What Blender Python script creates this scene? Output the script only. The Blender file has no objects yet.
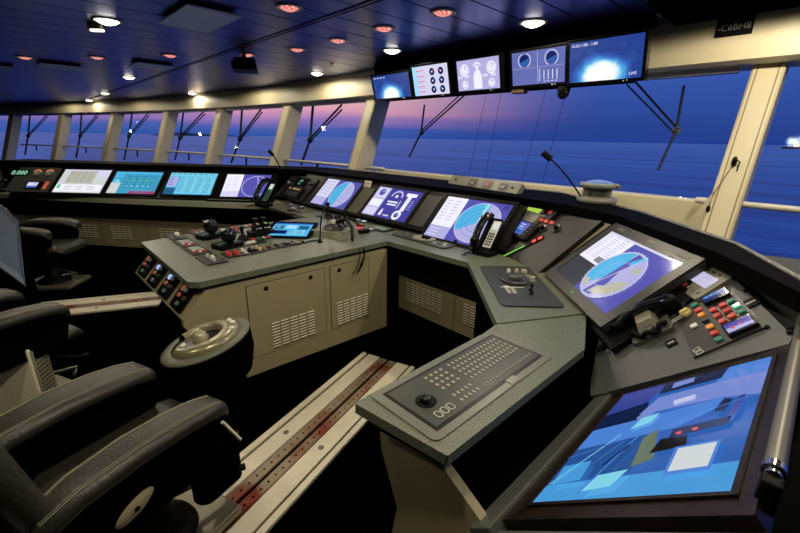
import bpy, math, random
from mathutils import Vector, Matrix
random.seed(7)
SC = bpy.context.scene
COL = SC.collection
PI = math.pi
R = math.radians

# ------------------------------------------------------------------ camera
F_PX, PITCH, ROLL, YAW, EYE = 400.0, R(17.8), R(1.0), R(46.0), 1.65
FWD = Vector((-math.sin(YAW)*math.cos(PITCH), math.cos(YAW)*math.cos(PITCH), -math.sin(PITCH)))
RGT = Vector((math.cos(YAW), math.sin(YAW), 0))
UPV = RGT.cross(FWD)
CAM = Vector((0, 0, EYE))

def ray(px, py):
    dx, dy = px-400, 266.5-py
    c, s = math.cos(ROLL), math.sin(ROLL)
    return RGT*((dx*c-dy*s)/F_PX) + UPV*((dx*s+dy*c)/F_PX) + FWD

def at_z(px, py, z):
    d = ray(px, py)
    return CAM + d*((z-EYE)/d.z)

def at_plane(px, py, p, n):
    d = ray(px, py)
    return CAM + d*((p-CAM).dot(n)/d.dot(n))

cam = bpy.data.cameras.new('camera')
cam.sensor_width = 36; cam.lens = F_PX/800*36; cam.clip_start = .02; cam.clip_end = 60000
co = bpy.data.objects.new('camera', cam); COL.objects.link(co)
c_, s_ = math.cos(ROLL), math.sin(ROLL)
ix = RGT*c_ + UPV*s_            # image right in the world
iy = UPV*c_ - RGT*s_            # image up in the world
co.matrix_world = Matrix(((ix.x, iy.x, -FWD.x, CAM.x), (ix.y, iy.y, -FWD.y, CAM.y), (ix.z, iy.z, -FWD.z, CAM.z), (0, 0, 0, 1)))
SC.camera = co

# ------------------------------------------------------------------ colours and materials
def lin(h):
    if isinstance(h, str):
        h = h.lstrip('#'); h = tuple(int(h[i:i+2], 16)/255 for i in (0, 2, 4))
    return tuple(x/12.92 if x <= .04045 else ((x+.055)/1.055)**2.4 for x in h)

_mats = {}
def mat(name, col, rough=.5, metal=0., spec=.5, noise=0., nscale=60., bump=0., bscale=200., emit=None, estr=0., coat=0.):
    if name in _mats: return _mats[name]
    m = bpy.data.materials.new(name); m.use_nodes = True
    nt = m.node_tree; b = nt.nodes['Principled BSDF']
    c = lin(col)
    b.inputs['Base Color'].default_value = (*c, 1)
    b.inputs['Roughness'].default_value = rough; b.inputs['Metallic'].default_value = metal
    b.inputs['Specular IOR Level'].default_value = spec
    b.inputs['Coat Weight'].default_value = coat
    if emit is not None:
        b.inputs['Emission Color'].default_value = (*lin(emit), 1); b.inputs['Emission Strength'].default_value = estr
    if noise or bump:
        tc = nt.nodes.new('ShaderNodeTexCoord')
    if noise:
        n = nt.nodes.new('ShaderNodeTexNoise'); n.inputs['Scale'].default_value = nscale; n.inputs['Detail'].default_value = 5
        nt.links.new(tc.outputs['Object'], n.inputs['Vector'])
        r = nt.nodes.new('ShaderNodeValToRGB')
        r.color_ramp.elements[0].position = .3; r.color_ramp.elements[1].position = .7
        r.color_ramp.elements[0].color = (*[x*(1-noise) for x in c], 1); r.color_ramp.elements[1].color = (*[min(1, x*(1+noise)) for x in c], 1)
        nt.links.new(n.outputs['Fac'], r.inputs['Fac']); nt.links.new(r.outputs['Color'], b.inputs['Base Color'])
    if bump:
        n2 = nt.nodes.new('ShaderNodeTexNoise'); n2.inputs['Scale'].default_value = bscale; n2.inputs['Detail'].default_value = 3
        nt.links.new(tc.outputs['Object'], n2.inputs['Vector'])
        bp = nt.nodes.new('ShaderNodeBump'); bp.inputs['Strength'].default_value = bump; bp.inputs['Distance'].default_value = .01
        nt.links.new(n2.outputs['Fac'], bp.inputs['Height']); nt.links.new(bp.outputs['Normal'], b.inputs['Normal'])
    _mats[name] = m
    return m

def em(h, s=1.0):
    """something on a lit screen or a lit lamp: gives off its own colour, glassy front"""
    k = 'lit_%s_%.2f' % (h.lstrip('#'), s)
    if k in _mats: return _mats[k]
    return mat(k, '#050505', rough=.12, spec=.35, emit=h, estr=s)

DESK = mat('console_top', '#646a59', rough=.34, noise=.7, nscale=170, bump=.15, bscale=420)
DESKE = mat('console_edge', '#55584d', rough=.3, noise=.2, nscale=150)
BEIGE = mat('console_beige', '#9a9070', rough=.5, noise=.06, nscale=9)
BEIGED = mat('console_beige_shadow_gap', '#1b1a15', rough=.8)
LOUVER_LIT = mat('vent_louvre_lit', '#f2ecd4', rough=.45)  # paler than the beige panels: light caught on the lips is painted in
BLACK = mat('console_black', '#0a0a0a', rough=.5, spec=.12)
BLACKM = mat('matte_black', '#050505', rough=.9, spec=.0)
HOODM = mat('hood_black', '#060606', rough=.7, spec=.02)
GLOSSB = mat('gloss_black', '#0a0a0b', rough=.15)
BEZEL = mat('bezel_brown_black', '#14110e', rough=.36, spec=.22)
GREYP = mat('grey_panel', '#50534d', rough=.4, noise=.15, nscale=90)
DGREY = mat('dark_grey_plate', '#2c2d2a', rough=.4)
MGREY = mat('mid_grey_plastic', '#7c7d74', rough=.45)
LGREY = mat('light_grey_plastic', '#b9b8ac', rough=.42)
WHITE = mat('white_plastic', '#e2e0d4', rough=.4)
CHROME = mat('chrome', '#c9c8c2', rough=.18, metal=1)
STEEL = mat('brushed_steel', '#8f8e82', rough=.38, metal=.85)
RAILM = mat('rail_grey_paint', '#c9c6b8', rough=.35)
CREAM = mat('cream_paint', '#cdc3a2', rough=.5, noise=.03, nscale=4)
CREAM2 = mat('cream_rail_paint', '#eee6cc', rough=.4, noise=.04, nscale=30)
TRACK_GLOW = mat('rail_red_glow', '#8d6a50', rough=.4, noise=.7, nscale=3.2, metal=.25)  # brushed beige track with patches of red glow painted in by noise
for n_ in TRACK_GLOW.node_tree.nodes:
    if n_.type == 'VALTORGB':
        n_.color_ramp.elements[0].position = .47; n_.color_ramp.elements[1].position = .60
        n_.color_ramp.elements[0].color = (*lin('#a3937a'), 1); n_.color_ramp.elements[1].color = (*lin('#8a3a28'), 1)
LEATHER = mat('black_leather', '#2c2b22', rough=.42, spec=.5, noise=.2, nscale=40, bump=.25, bscale=90)
STITCH = mat('pale_stitching', '#7d7964', rough=.6)
FLOORM = mat('black_carpet', '#030303', rough=.95, spec=.0, bump=.4, bscale=300)
SLAT = mat('ceiling_slat_metal', '#4a549e', rough=.3, metal=.9, noise=.06, nscale=2)  # navy base carries the blue dusk light that the slats reflect
SLATGAP = mat('ceiling_gap', '#030304', rough=.9)
DARKWALL = mat('dark_wall', '#101010', rough=.8)
RED = mat('red_plastic', '#b0342c', rough=.4, emit='#b0342c', estr=.25)
REDL = em('#ff4a3a', 1.2)
ORANGE = mat('orange_plastic', '#d98a2e', rough=.4, emit='#d98a2e', estr=.25)
GREEN = mat('green_plastic', '#1f6e55', rough=.4, emit='#1f6e55', estr=.25)
YELLOW = mat('pale_yellow_plastic', '#d8c884', rough=.4)
LAMP = em('#fff3cf', 9.0)
LAMPW = em('#fff0d0', 4.0)
PINKL = em('#e4665c', 1.0)
PINK2 = em('#ffc4ba', 1.1)

def glass_mat():
    m = bpy.data.materials.new('window_glass'); m.use_nodes = True
    nt = m.node_tree; nt.nodes.clear()
    o = nt.nodes.new('ShaderNodeOutputMaterial'); t = nt.nodes.new('ShaderNodeBsdfTransparent'); g = nt.nodes.new('ShaderNodeBsdfGlossy')
    g.inputs['Roughness'].default_value = 0.0; g.inputs['Color'].default_value = (.8, .85, 1, 1)
    t.inputs['Color'].default_value = (.93, .95, .98, 1)
    f = nt.nodes.new('ShaderNodeFresnel'); f.inputs['IOR'].default_value = 1.10
    x = nt.nodes.new('ShaderNodeMixShader')
    nt.links.new(f.outputs[0], x.inputs[0]); nt.links.new(t.outputs[0], x.inputs[1]); nt.links.new(g.outputs[0], x.inputs[2])
    nt.links.new(x.outputs[0], o.inputs['Surface'])
    return m
GLASS = glass_mat()

# ------------------------------------------------------------------ frames (planes the devices sit on)
def frame(o, ex, ey):
    ex = Vector(ex).normalized(); ey = Vector(ey).normalized(); ez = ex.cross(ey)
    m = Matrix.Identity(4)
    for i, v in enumerate((ex, ey, ez, Vector(o))):
        m[0][i], m[1][i], m[2][i] = v.x, v.y, v.z
    return m

def tilted(o, az, tilt):
    """origin, compass direction of the panel's right-hand side, slope of the panel"""
    a, t = R(az), R(tilt)
    e = Vector((math.cos(a), math.sin(a), 0)); n = Vector((-e.y, e.x, 0))
    return frame(o, e, n*math.cos(t)+Vector((0, 0, math.sin(t))))

def uv(P, px, py):
    q = at_plane(px, py, P.translation, P.col[2].to_3d())
    l = P.inverted() @ q
    return l.x, l.y

def sub(P, u, v, rot=0., lift=0.):
    return P @ Matrix.Translation((u, v, lift)) @ Matrix.Rotation(R(rot), 4, 'Z')

def at(P, px, py, rot=0., lift=0.):
    u, v = uv(P, px, py)
    return sub(P, u, v, rot, lift)

def rect(P, *pts):
    """axis-aligned rectangle on plane P through corner pixels bl, br, tr, tl -> centre frame, w, h"""
    q = [uv(P, *p) for p in pts]
    x0 = (q[0][0]+q[3][0])/2; x1 = (q[1][0]+q[2][0])/2; y0 = (q[0][1]+q[1][1])/2; y1 = (q[2][1]+q[3][1])/2
    return sub(P, (x0+x1)/2, (y0+y1)/2), abs(x1-x0), abs(y1-y0)

# ------------------------------------------------------------------ mesh builder
class MB:
    def __init__(s): s.v = []; s.f = []; s.m = []; s.sm = []
    def add(s, vs, fs, m=0, smooth=False):
        b = len(s.v); s.v += [tuple(v) for v in vs]
        for f in fs: s.f.append([b+i for i in f]); s.m.append(m); s.sm.append(smooth)
        return s
    def box(s, x0, x1, y0, y1, z0, z1, m=0):
        vs = [(x, y, z) for z in (z0, z1) for y in (y0, y1) for x in (x0, x1)]
        return s.add(vs, [(0, 2, 3, 1), (4, 5, 7, 6), (0, 1, 5, 4), (2, 6, 7, 3), (0, 4, 6, 2), (1, 3, 7, 5)], m)
    def cbox(s, cx, cy, w, h, z0, z1, m=0): return s.box(cx-w/2, cx+w/2, cy-h/2, cy+h/2, z0, z1, m)
    def prism(s, poly, z0, z1, m=0, top=None, ztop=None, smooth=False):
        """polygon (counter-clockwise) extruded from z0 to z1; top: polygon of the upper face"""
        a = sum(poly[i][0]*poly[(i+1) % len(poly)][1]-poly[(i+1) % len(poly)][0]*poly[i][1] for i in range(len(poly)))
        top = top or poly
        if a < 0: poly = poly[::-1]; top = top[::-1]
        n = len(poly)
        vs = [(p[0], p[1], z0) for p in poly]+[(p[0], p[1], z1) for p in top]
        s.add(vs, [tuple(range(n))[::-1], tuple(range(n, 2*n))], m)
        return s.add(vs, [(i, (i+1) % n, n+(i+1) % n, n+i) for i in range(n)], m, smooth)
    def rr(s, cx, cy, w, h, r, z0, z1, m=0, seg=5, taper=0.):
        def ring(w, h, r):
            out = []
            for qx, qy, a0 in ((1, 1, 0), (-1, 1, 90), (-1, -1, 180), (1, -1, 270)):
                for k in range(seg+1):
                    a = R(a0+90*k/seg); out.append((cx+qx*(w/2-r)+r*math.cos(a), cy+qy*(h/2-r)+r*math.sin(a)))
            return out
        return s.prism(ring(w, h, r), z0, z1, m, ring(w-2*taper, h-2*taper, max(r-taper, .0005)))
    def cyl(s, c, r, h, m=0, seg=20, r2=None, axis='z', sy=1.):
        r2 = r if r2 is None else r2
        def P(a, rr, t):
            x, y = rr*math.cos(a), rr*math.sin(a)*sy
            return {'z': (c[0]+x, c[1]+y, c[2]+t), 'x': (c[0]+t, c[1]+x, c[2]+y), 'y': (c[0]+y, c[1]+t, c[2]+x)}[axis]
        vs = [P(2*PI*k/seg, r, 0) for k in range(seg)]+[P(2*PI*k/seg, r2, h) for k in range(seg)]
        s.add(vs, [tuple(range(seg))[::-1], tuple(range(seg, 2*seg))], m)
        return s.add(vs, [(i, (i+1) % seg, seg+(i+1) % seg, seg+i) for i in range(seg)], m, True)
    def lathe(s, prof, c=(0, 0, 0), m=0, seg=28, sx=1., sy=1.):
        n = len(prof)
        vs = [(c[0]+r*math.cos(2*PI*k/seg)*sx, c[1]+r*math.sin(2*PI*k/seg)*sy, c[2]+z) for k in range(seg) for r, z in prof]
        fs = [(k*n+i, ((k+1) % seg)*n+i, ((k+1) % seg)*n+i+1, k*n+i+1) for k in range(seg) for i in range(n-1)]
        s.add(vs, fs, m, True)
        return s
    def ball(s, c, r, m=0, sx=1., sy=1., sz=1., seg=18):
        pr = [(max(1e-4, r*math.sin(PI*i/10)), -r*math.cos(PI*i/10)*sz) for i in range(11)]
        return s.lathe(pr, c, m, seg, sx, sy)
    def tube(s, pts, r, m=0, seg=8, close=False, r2=None):
        pts = [Vector(p) for p in pts]; n = len(pts); vs = []; up = None
        for i, p in enumerate(pts):
            t = (pts[(i+1) % n] if (close or i < n-1) else p)-(pts[i-1] if (close or i > 0) else p)
            t.normalize()
            if up is None: up = t.orthogonal().normalized()
            up = (up-t*up.dot(t)).normalized(); sd = t.cross(up)
            rr = r if r2 is None else r+(r2-r)*i/(n-1)
            vs += [p+(up*math.cos(2*PI*k/seg)+sd*math.sin(2*PI*k/seg))*rr for k in range(seg)]
        fs = [(i*seg+k, i*seg+(k+1) % seg, ((i+1) % n)*seg+(k+1) % seg, ((i+1) % n)*seg+k) for i in range(n if close else n-1) for k in range(seg)]
        s.add(vs, fs, m, True)
        if not close: s.add(vs, [tuple(range(seg))[::-1], tuple(range((n-1)*seg, n*seg))], m)
        return s
    def loft(s, rings, m=0, smooth=True, cap=True):
        n = len(rings[0]); vs = [p for r in rings for p in r]
        s.add(vs, [(i*n+k, i*n+(k+1) % n, (i+1)*n+(k+1) % n, (i+1)*n+k) for i in range(len(rings)-1) for k in range(n)], m, smooth)
        if cap: s.add(vs, [tuple(range(n))[::-1], tuple(range((len(rings)-1)*n, len(rings)*n))], m)
        return s
    # flat drawings for screens and dials (z = height above the surface)
    def q(s, x0, x1, y0, y1, z, m=0): return s.add([(x0, y0, z), (x1, y0, z), (x1, y1, z), (x0, y1, z)], [(0, 1, 2, 3)], m)
    def poly(s, pts, z, m=0): return s.add([(p[0], p[1], z) for p in pts], [tuple(range(len(pts)))], m)
    def disc(s, cx, cy, r, z, m=0, a0=0, a1=360, seg=36, sy=1.):
        pts = [(cx+r*math.cos(R(a0+(a1-a0)*k/seg)), cy+sy*r*math.sin(R(a0+(a1-a0)*k/seg))) for k in range(seg+(a1-a0 != 360))]
        if a1-a0 != 360: pts = [(cx, cy)]+pts
        return s.poly(pts, z, m)
    def ring(s, cx, cy, r, w, z, m=0, a0=0, a1=360, seg=40):
        vs = []
        for k in range(seg+1):
            a = R(a0+(a1-a0)*k/seg); c, d = math.cos(a), math.sin(a)
            vs += [(cx+(r-w)*c, cy+(r-w)*d, z), (cx+r*c, cy+r*d, z)]
        return s.add(vs, [(2*k, 2*k+1, 2*k+3, 2*k+2) for k in range(seg)], m)
    def line(s, x0, y0, x1, y1, w, z, m=0):
        d = Vector((x1-x0, y1-y0)); n = Vector((-d.y, d.x)).normalized()*w/2
        return s.add([(x0-n.x, y0-n.y, z), (x1-n.x, y1-n.y, z), (x1+n.x, y1+n.y, z), (x0+n.x, y0+n.y, z)], [(0, 1, 2, 3)], m)
    def text(s, body, x, y, size, z, m=0, align='LEFT'):
        cu = bpy.data.curves.new('t', 'FONT'); cu.body = body; cu.size = size; cu.align_x = align; cu.resolution_u = 2
        ob = bpy.data.objects.new('t', cu); COL.objects.link(ob)
        me = bpy.data.meshes.new_from_object(ob.evaluated_get(bpy.context.evaluated_depsgraph_get()))
        s.add([(v.co.x+x, v.co.y+y, z) for v in me.vertices], [tuple(p.vertices) for p in me.polygons], m)
        bpy.data.objects.remove(ob); bpy.data.curves.remove(cu); bpy.data.meshes.remove(me)
        return s
    def build(s, name, mats, parent=None, M=None, bevel=0., seg=2, label=None):
        if not isinstance(mats, (list, tuple)): mats = [mats]
        me = bpy.data.meshes.new(name); me.from_pydata(s.v, [], s.f); me.update()
        for m in mats: me.materials.append(m)
        me.polygons.foreach_set('material_index', s.m); me.polygons.foreach_set('use_smooth', s.sm)
        o = bpy.data.objects.new(name, me); COL.objects.link(o)
        if parent: o.parent = parent
        if M is not None: o.matrix_basis = M
        if bevel:
            b = o.modifiers.new('edge', 'BEVEL'); b.width = bevel; b.segments = seg; b.limit_method = 'ANGLE'; b.angle_limit = R(35)
        if label: o['label'] = label
        return o

def tag(o, label, cat, group=None, kind=None):
    o['label'] = label; o['category'] = cat
    if group: o['group'] = group
    if kind: o['kind'] = kind
    return o

def thing(name, label, cat, M=None, group=None):
    o = bpy.data.objects.new(name, None); COL.objects.link(o); o.empty_display_size = .05
    if M is not None: o.matrix_basis = M
    return tag(o, label, cat, group)

def struct(o):
    o['kind'] = 'structure'; return o

def copy_tree(o, parent=None):
    c = o.copy(); COL.objects.link(c)
    if parent: c.parent = parent
    for ch in [x for x in o.children]: copy_tree(ch, c)
    return c

# the planes of the consoles
P_DESK = frame((0, 0, .85), (1, 0, 0), (0, 1, 0))
P_DIAG = sub(P_DESK, -1.15, 1.95, -45)
P_FRONT = tilted((-2.86, 2.49, .92), 0, 44)
P_MID = tilted((-1.2, 2.36, .89), -28, 42)
P_CORN = tilted((-.78, 2.03, .89), -44.5, 40.3)
P_WING = tilted((-.345, 1.156, .75), -90, 42)
P_KEY = tilted((-.47, 1.60, .70), -52, 43.8)
P_PORT = tilted((-5.84, 1.33, .90), 43.1, 42)
P_PDESK = sub(P_DESK, -6.0, 1.0, 43.1)
# ------------------------------------------------------------------ world, sea
w = bpy.data.worlds.new('world'); SC.world = w; w.use_nodes = True
nt = w.node_tree; nt.nodes.clear()
out = nt.nodes.new('ShaderNodeOutputWorld'); bg = nt.nodes.new('ShaderNodeBackground')
tc = nt.nodes.new('ShaderNodeTexCoord'); sp = nt.nodes.new('ShaderNodeSeparateXYZ')
nt.links.new(tc.outputs['Generated'], sp.inputs[0])
def ramp(stops):
    r = nt.nodes.new('ShaderNodeValToRGB'); e = r.color_ramp.elements
    while len(e) < len(stops): e.new(.5)
    for el, (p, c) in zip(e, stops): el.position = p; el.color = (*lin(c), 1)
    return r
def mth(op, a, b=None):
    n = nt.nodes.new('ShaderNodeMath'); n.operation = op
    for i, x in enumerate((a, b)):
        if x is None: continue
        if isinstance(x, (int, float)): n.inputs[i].default_value = x
        else: nt.links.new(x, n.inputs[i])
    return n.outputs[0]
# dusk sky: pink low over the port bow, blue to starboard and overhead
el = mth('ADD', mth('MULTIPLY', sp.outputs['Z'], 2.0), .1)
ns = nt.nodes.new('ShaderNodeTexNoise'); ns.inputs['Scale'].default_value = 3.0; ns.inputs['Detail'].default_value = 4
mp = nt.nodes.new('ShaderNodeMapping'); mp.inputs['Scale'].default_value = (1, 1, 14)
nt.links.new(tc.outputs['Generated'], mp.inputs[0]); nt.links.new(mp.outputs[0], ns.inputs['Vector'])
el2 = mth('ADD', el, mth('MULTIPLY', mth('SUBTRACT', ns.outputs['Fac'], .5), .07))
rl = ramp([(.0, '#22356f'), (.10, '#3458a8'), (.135, '#4a60b0'), (.175, '#a47cba'), (.215, '#e8a4b6'), (.27, '#ecb6b8'), (.36, '#c79cc6'), (.55, '#6a86dc'), (1, '#8ea6f0')])
rr_ = ramp([(.0, '#182a60'), (.10, '#273f92'), (.16, '#2a458f'), (.28, '#3552a4'), (.40, '#4262b6'), (.6, '#6482da'), (1, '#8ea6f0')])
nt.links.new(el2, rl.inputs[0]); nt.links.new(el2, rr_.inputs[0])
azm = mth('ARCTAN2', sp.outputs['X'], sp.outputs['Y'])      # 0 = ahead, negative = port
fac = nt.nodes.new('ShaderNodeMapRange'); fac.inputs['From Min'].default_value = R(-62); fac.inputs['From Max'].default_value = R(-18); fac.interpolation_type = 'SMOOTHERSTEP'
nt.links.new(azm, fac.inputs[0])
mx = nt.nodes.new('ShaderNodeMix'); mx.data_type = 'RGBA'
nt.links.new(fac.outputs[0], mx.inputs['Factor']); nt.links.new(rl.outputs[0], mx.inputs['A']); nt.links.new(rr_.outputs[0], mx.inputs['B'])
nt.links.new(mx.outputs['Result'], bg.inputs[0]); bg.inputs[1].default_value = 1.0
nt.links.new(bg.outputs[0], out.inputs[0])

def sea_mat():
    m = bpy.data.materials.new('sea_water'); m.use_nodes = True
    t = m.node_tree; b = t.nodes['Principled BSDF']
    b.inputs['Roughness'].default_value = .35; b.inputs['Specular IOR Level'].default_value = .13
    tc = t.nodes.new('ShaderNodeTexCoord'); mp = t.nodes.new('ShaderNodeMapping'); mp.inputs['Rotation'].default_value = (0, 0, R(38)); mp.inputs['Scale'].default_value = (.0016, .013, 1)
    n = t.nodes.new('ShaderNodeTexNoise'); n.inputs['Scale'].default_value = 1; n.inputs['Detail'].default_value = 7; n.inputs['Roughness'].default_value = .6
    r = t.nodes.new('ShaderNodeValToRGB'); r.color_ramp.elements[0].position = .42; r.color_ramp.elements[1].position = .82
    r.color_ramp.elements[0].color = (*lin('#16306a'), 1); r.color_ramp.elements[1].color = (*lin('#5484c2'), 1)
    t.links.new(tc.outputs['Object'], mp.inputs[0]); t.links.new(mp.outputs[0], n.inputs['Vector']); t.links.new(n.outputs['Fac'], r.inputs[0]); t.links.new(r.outputs[0], b.inputs['Base Color'])
    n2 = t.nodes.new('ShaderNodeTexNoise'); n2.inputs['Scale'].default_value = .12; n2.inputs['Detail'].default_value = 5
    t.links.new(tc.outputs['Object'], n2.inputs['Vector'])
    bp = t.nodes.new('ShaderNodeBump'); bp.inputs['Strength'].default_value = .5; bp.inputs['Distance'].default_value = 2.0
    t.links.new(n2.outputs['Fac'], bp.inputs['Height']); t.links.new(bp.outputs['Normal'], b.inputs['Normal'])
    t.nodes.remove(b); df = t.nodes.new('ShaderNodeBsdfDiffuse'); gl = t.nodes.new('ShaderNodeBsdfGlossy'); gl.inputs['Roughness'].default_value = .3; gl.inputs['Color'].default_value = (.75, .9, 1, 1)
    fr = t.nodes.new('ShaderNodeFresnel'); fr.inputs['IOR'].default_value = 1.33; mu = t.nodes.new('ShaderNodeMath'); mu.operation = 'MULTIPLY'; mu.inputs[1].default_value = .38
    ms = t.nodes.new('ShaderNodeMixShader'); t.links.new(r.outputs[0], df.inputs['Color']); t.links.new(bp.outputs['Normal'], gl.inputs['Normal'])
    t.links.new(fr.outputs[0], mu.inputs[0]); t.links.new(mu.outputs[0], ms.inputs[0]); t.links.new(df.outputs[0], ms.inputs[1]); t.links.new(gl.outputs[0], ms.inputs[2])
    t.links.new(ms.outputs[0], t.nodes['Material Output'].inputs['Surface'])
    return m
SEAZ = -26
b = MB(); S = 26000
b.add([(-S, -S, SEAZ), (S, -S, SEAZ), (S, S, SEAZ), (-S, S, SEAZ)], [(0, 1, 2, 3)])
sea = struct(b.build('sea', sea_mat()))

# far land on the horizon, a ship far off to starboard
def far_point(px, dist):
    d = ray(px, 140); d.z = 0; d.normalize(); return Vector((d.x*dist, d.y*dist, SEAZ)), d
p, d = far_point(205, 9000); side = Vector((-d.y, d.x, 0))
b = MB(); n = 24; ring0 = []; 
prof = [0, .25, .5, .6, .5, .7, .9, 1, .95, .8, .7, .75, .6, .5, .55, .4, .45, .3, .35, .3, .2, .2, .1, .05, 0]
vs = []
for i, h in enumerate(prof):
    c = side*(900-1800*i/24)
    vs += [tuple(c-d*150), tuple(c+Vector((0, 0, 62*h+1))), tuple(c+d*150)]
b.add(vs, [(3*i+k, 3*i+k+1, 3*i+k+4, 3*i+k+3) for i in range(24) for k in (0, 1)])
tag(b.build('island', mat('far_land', '#1d2440', rough=.9), M=Matrix.Translation(p)), 'low dark headland on the horizon seen through the left windows', 'island')
p, d = far_point(794, 4200)
SH = thing('distant_ship', 'tiny lit ship on the sea beyond the right-hand window', 'ship', frame(p, (-d.y, d.x, 0), d*-1))
b = MB(); b.prism([(-50, -7), (38, -7), (56, 0), (38, 7), (-50, 7)], 0, 14); b.build('hull', mat('ship_hull', '#6b3a30', rough=.6), SH)
b = MB(); b.box(-46, -10, -6, 6, 14, 30); b.box(-42, -20, -5, 5, 30, 42); b.box(-34, -32, -1, 1, 42, 62); b.build('superstructure', mat('ship_white', '#e8ddc8', rough=.6, emit='#ffdca0', estr=.35), SH)

# ------------------------------------------------------------------ shell
XP = -18.6
def head_y(x): return 3.9 if x > -4.5 else 3.9-.018*(x+4.5)**2
outline = [(3.2, -4.2), (3.2, 3.95)]+[(-4.5-i*14.1/16, head_y(-4.5-i*14.1/16)+.06) for i in range(17)]+[(XP-.3, -.1), (XP-.3, -4.2)]
struct(MB().prism([(x, y-.25 if y > 0 else y) for x, y in outline], -.12, 0).build('floor', FLOORM))
struct(MB().box(XP-.1, 3.2, -4.3, -4.2, 0, 2.6).build('wall_aft', DARKWALL))
struct(MB().box(3.2, 3.3, -4.2, 4.0, 0, 2.6).build('wall_starboard', DARKWALL))
struct(MB().box(XP-.4, XP-.3, -4.2, -.1, 0, 2.6).build('wall_port', DARKWALL))
HC = 2.45
b = MB()
x = -22.0 + .17
while x < 3.2:
    if x > XP:
        for y0, y1 in ((-4.2, 1.80), (1.87, min(4.0, head_y(x)))):
            if y1 > y0: b.box(x+.007, x+.293, y0, y1, HC, HC+.012, 0)
    x += .3
b.box(XP, 3.2, 1.826, 1.844, HC-.002, HC+.012, 0)
b.prism(outline, HC+.03, HC+.06, 1)
struct(b.build('ceiling', [SLAT, SLATGAP]))

def hit_head(px, py):
    lo, hi = .5, 60; d = ray(px, py)
    t = lo; prev = None
    while t < hi:
        q = CAM+d*t
        if q.y > head_y(q.x): return q
        t += .01
    return CAM+d*hi
HZ, SZ, LZ = 2.16, 1.26, .12
heads = [hit_head(px, py) for px, py in ((20, 113), (70, 114), (122, 113), (176, 112), (230, 109), (299, 105), (385, 98))]
xs = [q.x for q in heads] + [-.425, 1.6]
xs = [-18.9] + xs
def wpt(x, z):
    """point on the leaning window plane at station x, height z"""
    y = head_y(x); sl = 0 if x > -4.5 else -.036*(x+4.5)
    nrm = Vector((-sl, 1, 0)).normalized()
    lean = .34/(HZ-SZ)
    return Vector((x, y, z)) + nrm*((z-HZ)*lean), nrm
def tang(x):
    n = wpt(x, 1)[1]; return Vector((n.y, -n.x, 0))
# fascia above the windows (cream, lit in scallops by the downlights)
FS = [-18.9, -17, -16, -14, -12, -10, -8.5, -7, -5.8, -4.5, -3, -1, 0, 3.2]
b = MB(); vs = []
for x in FS:
    q, n = wpt(x, HZ); q = q - n*.33
    a = Vector((q.x, q.y, 2.5)); c = Vector((q.x, q.y, 2.17)); e = c + n*.05+Vector((0, 0, -.02)); g = q+n*.40; 
    vs += [tuple(a), tuple(c), tuple(e), (g.x, g.y, 2.15), (g.x, g.y, 2.5)]
k = 5
b.add(vs, [(i*k+j, (i+1)*k+j, (i+1)*k+j+1, i*k+j+1) for i in range(len(FS)-1) for j in range(k-1)], 0)
struct(b.build('wall_front', CREAM))
# grey blind cassettes tucked up under the fascia
for i in range(len(xs)-1):
    a, c = xs[i]+.16, xs[i+1]-.16
    if c > 1.5: c = 1.5
    q0, n0 = wpt(a, 2.12); q1, n1 = wpt(c, 2.12)
    t = (q1-q0).normalized(); n = Vector((-t.y, t.x, 0))
    F = frame((q0+q1)/2-n*.14, t, n)
    L = (q1-q0).length/2
    struct(MB().box(-L, L, -.03, .06, -.005, .055).build('trim_%d' % (i+20), mat('blind_cassette', '#c4c1c6', rough=.45), M=F, bevel=.006))
# panes
for i in range(len(xs)-1):
    a, c = xs[i], xs[i+1]
    zlo = SZ if abs(c+.425) < .1 else LZ
    pts = [wpt(a, zlo)[0], wpt(c, zlo)[0], wpt(c, HZ)[0], wpt(a, HZ)[0]]
    b = MB(); b.add([tuple(p) for p in pts], [(0, 1, 2, 3)])
    struct(b.build('window_%d' % (i+1), GLASS))
# mullions leaning with the glass: cream inner face, shaped as a box with rebates
def pillar(i, x, wd, zb, dp=.22):
    t = tang(x); b = MB(); rings = []
    for z in (zb, HZ+.03):
        q, n = wpt(x, z); q = q-n*.02
        o = []
        for (u, v) in ((-wd/2, -dp), (-wd/2+.012, -dp-.012), (wd/2-.012, -dp-.012), (wd/2, -dp), (wd/2, .03), (-wd/2, .03)):
            o.append(q+t*u+n*v)
        rings.append(o)
    b.loft(rings, 0, False)
    # cover strip seams
    for u in (-wd/2+.03, wd/2-.03):
        r2 = []
        for z in (zb, HZ):
            q, n = wpt(x, z); q = q-n*.02
            r2.append([q+t*(u+du)+n*dv for du, dv in ((-.004, -dp-.015), (.004, -dp-.015), (.004, -dp), (-.004, -dp))])
        b.loft(r2, 1, False)
    return struct(b.build('trim_%d' % i, [CREAM, mat('seam_brown', '#8a7c5c', rough=.6)]))
for i, q in enumerate(heads): pillar(i+1, q.x, .24 if i < 6 else .22, LZ, .2)
pillar(8, -.425, .17, .3, .15)
# sill of the big front window
y_s = 3.9-.34
b = MB(); b.box(-4.15, -.53, y_s-.04, y_s+.1, 1.06, 1.26); b.box(-4.15, -.53, y_s-.02, y_s+.1, .0, 1.02)
struct(b.build('trim_10', CREAM, bevel=.01))
# lower wall strip under the other windows
b = MB(); vs = []
for x in xs[:-3]:
    q, n = wpt(x, LZ); vs += [tuple(q), (q.x, q.y, 0), ]
b.add(vs, [(2*i, 2*i+2, 2*i+3, 2*i+1) for i in range(len(vs)//2-1)])
struct(b.build('baseboard_front', CREAM))
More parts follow.
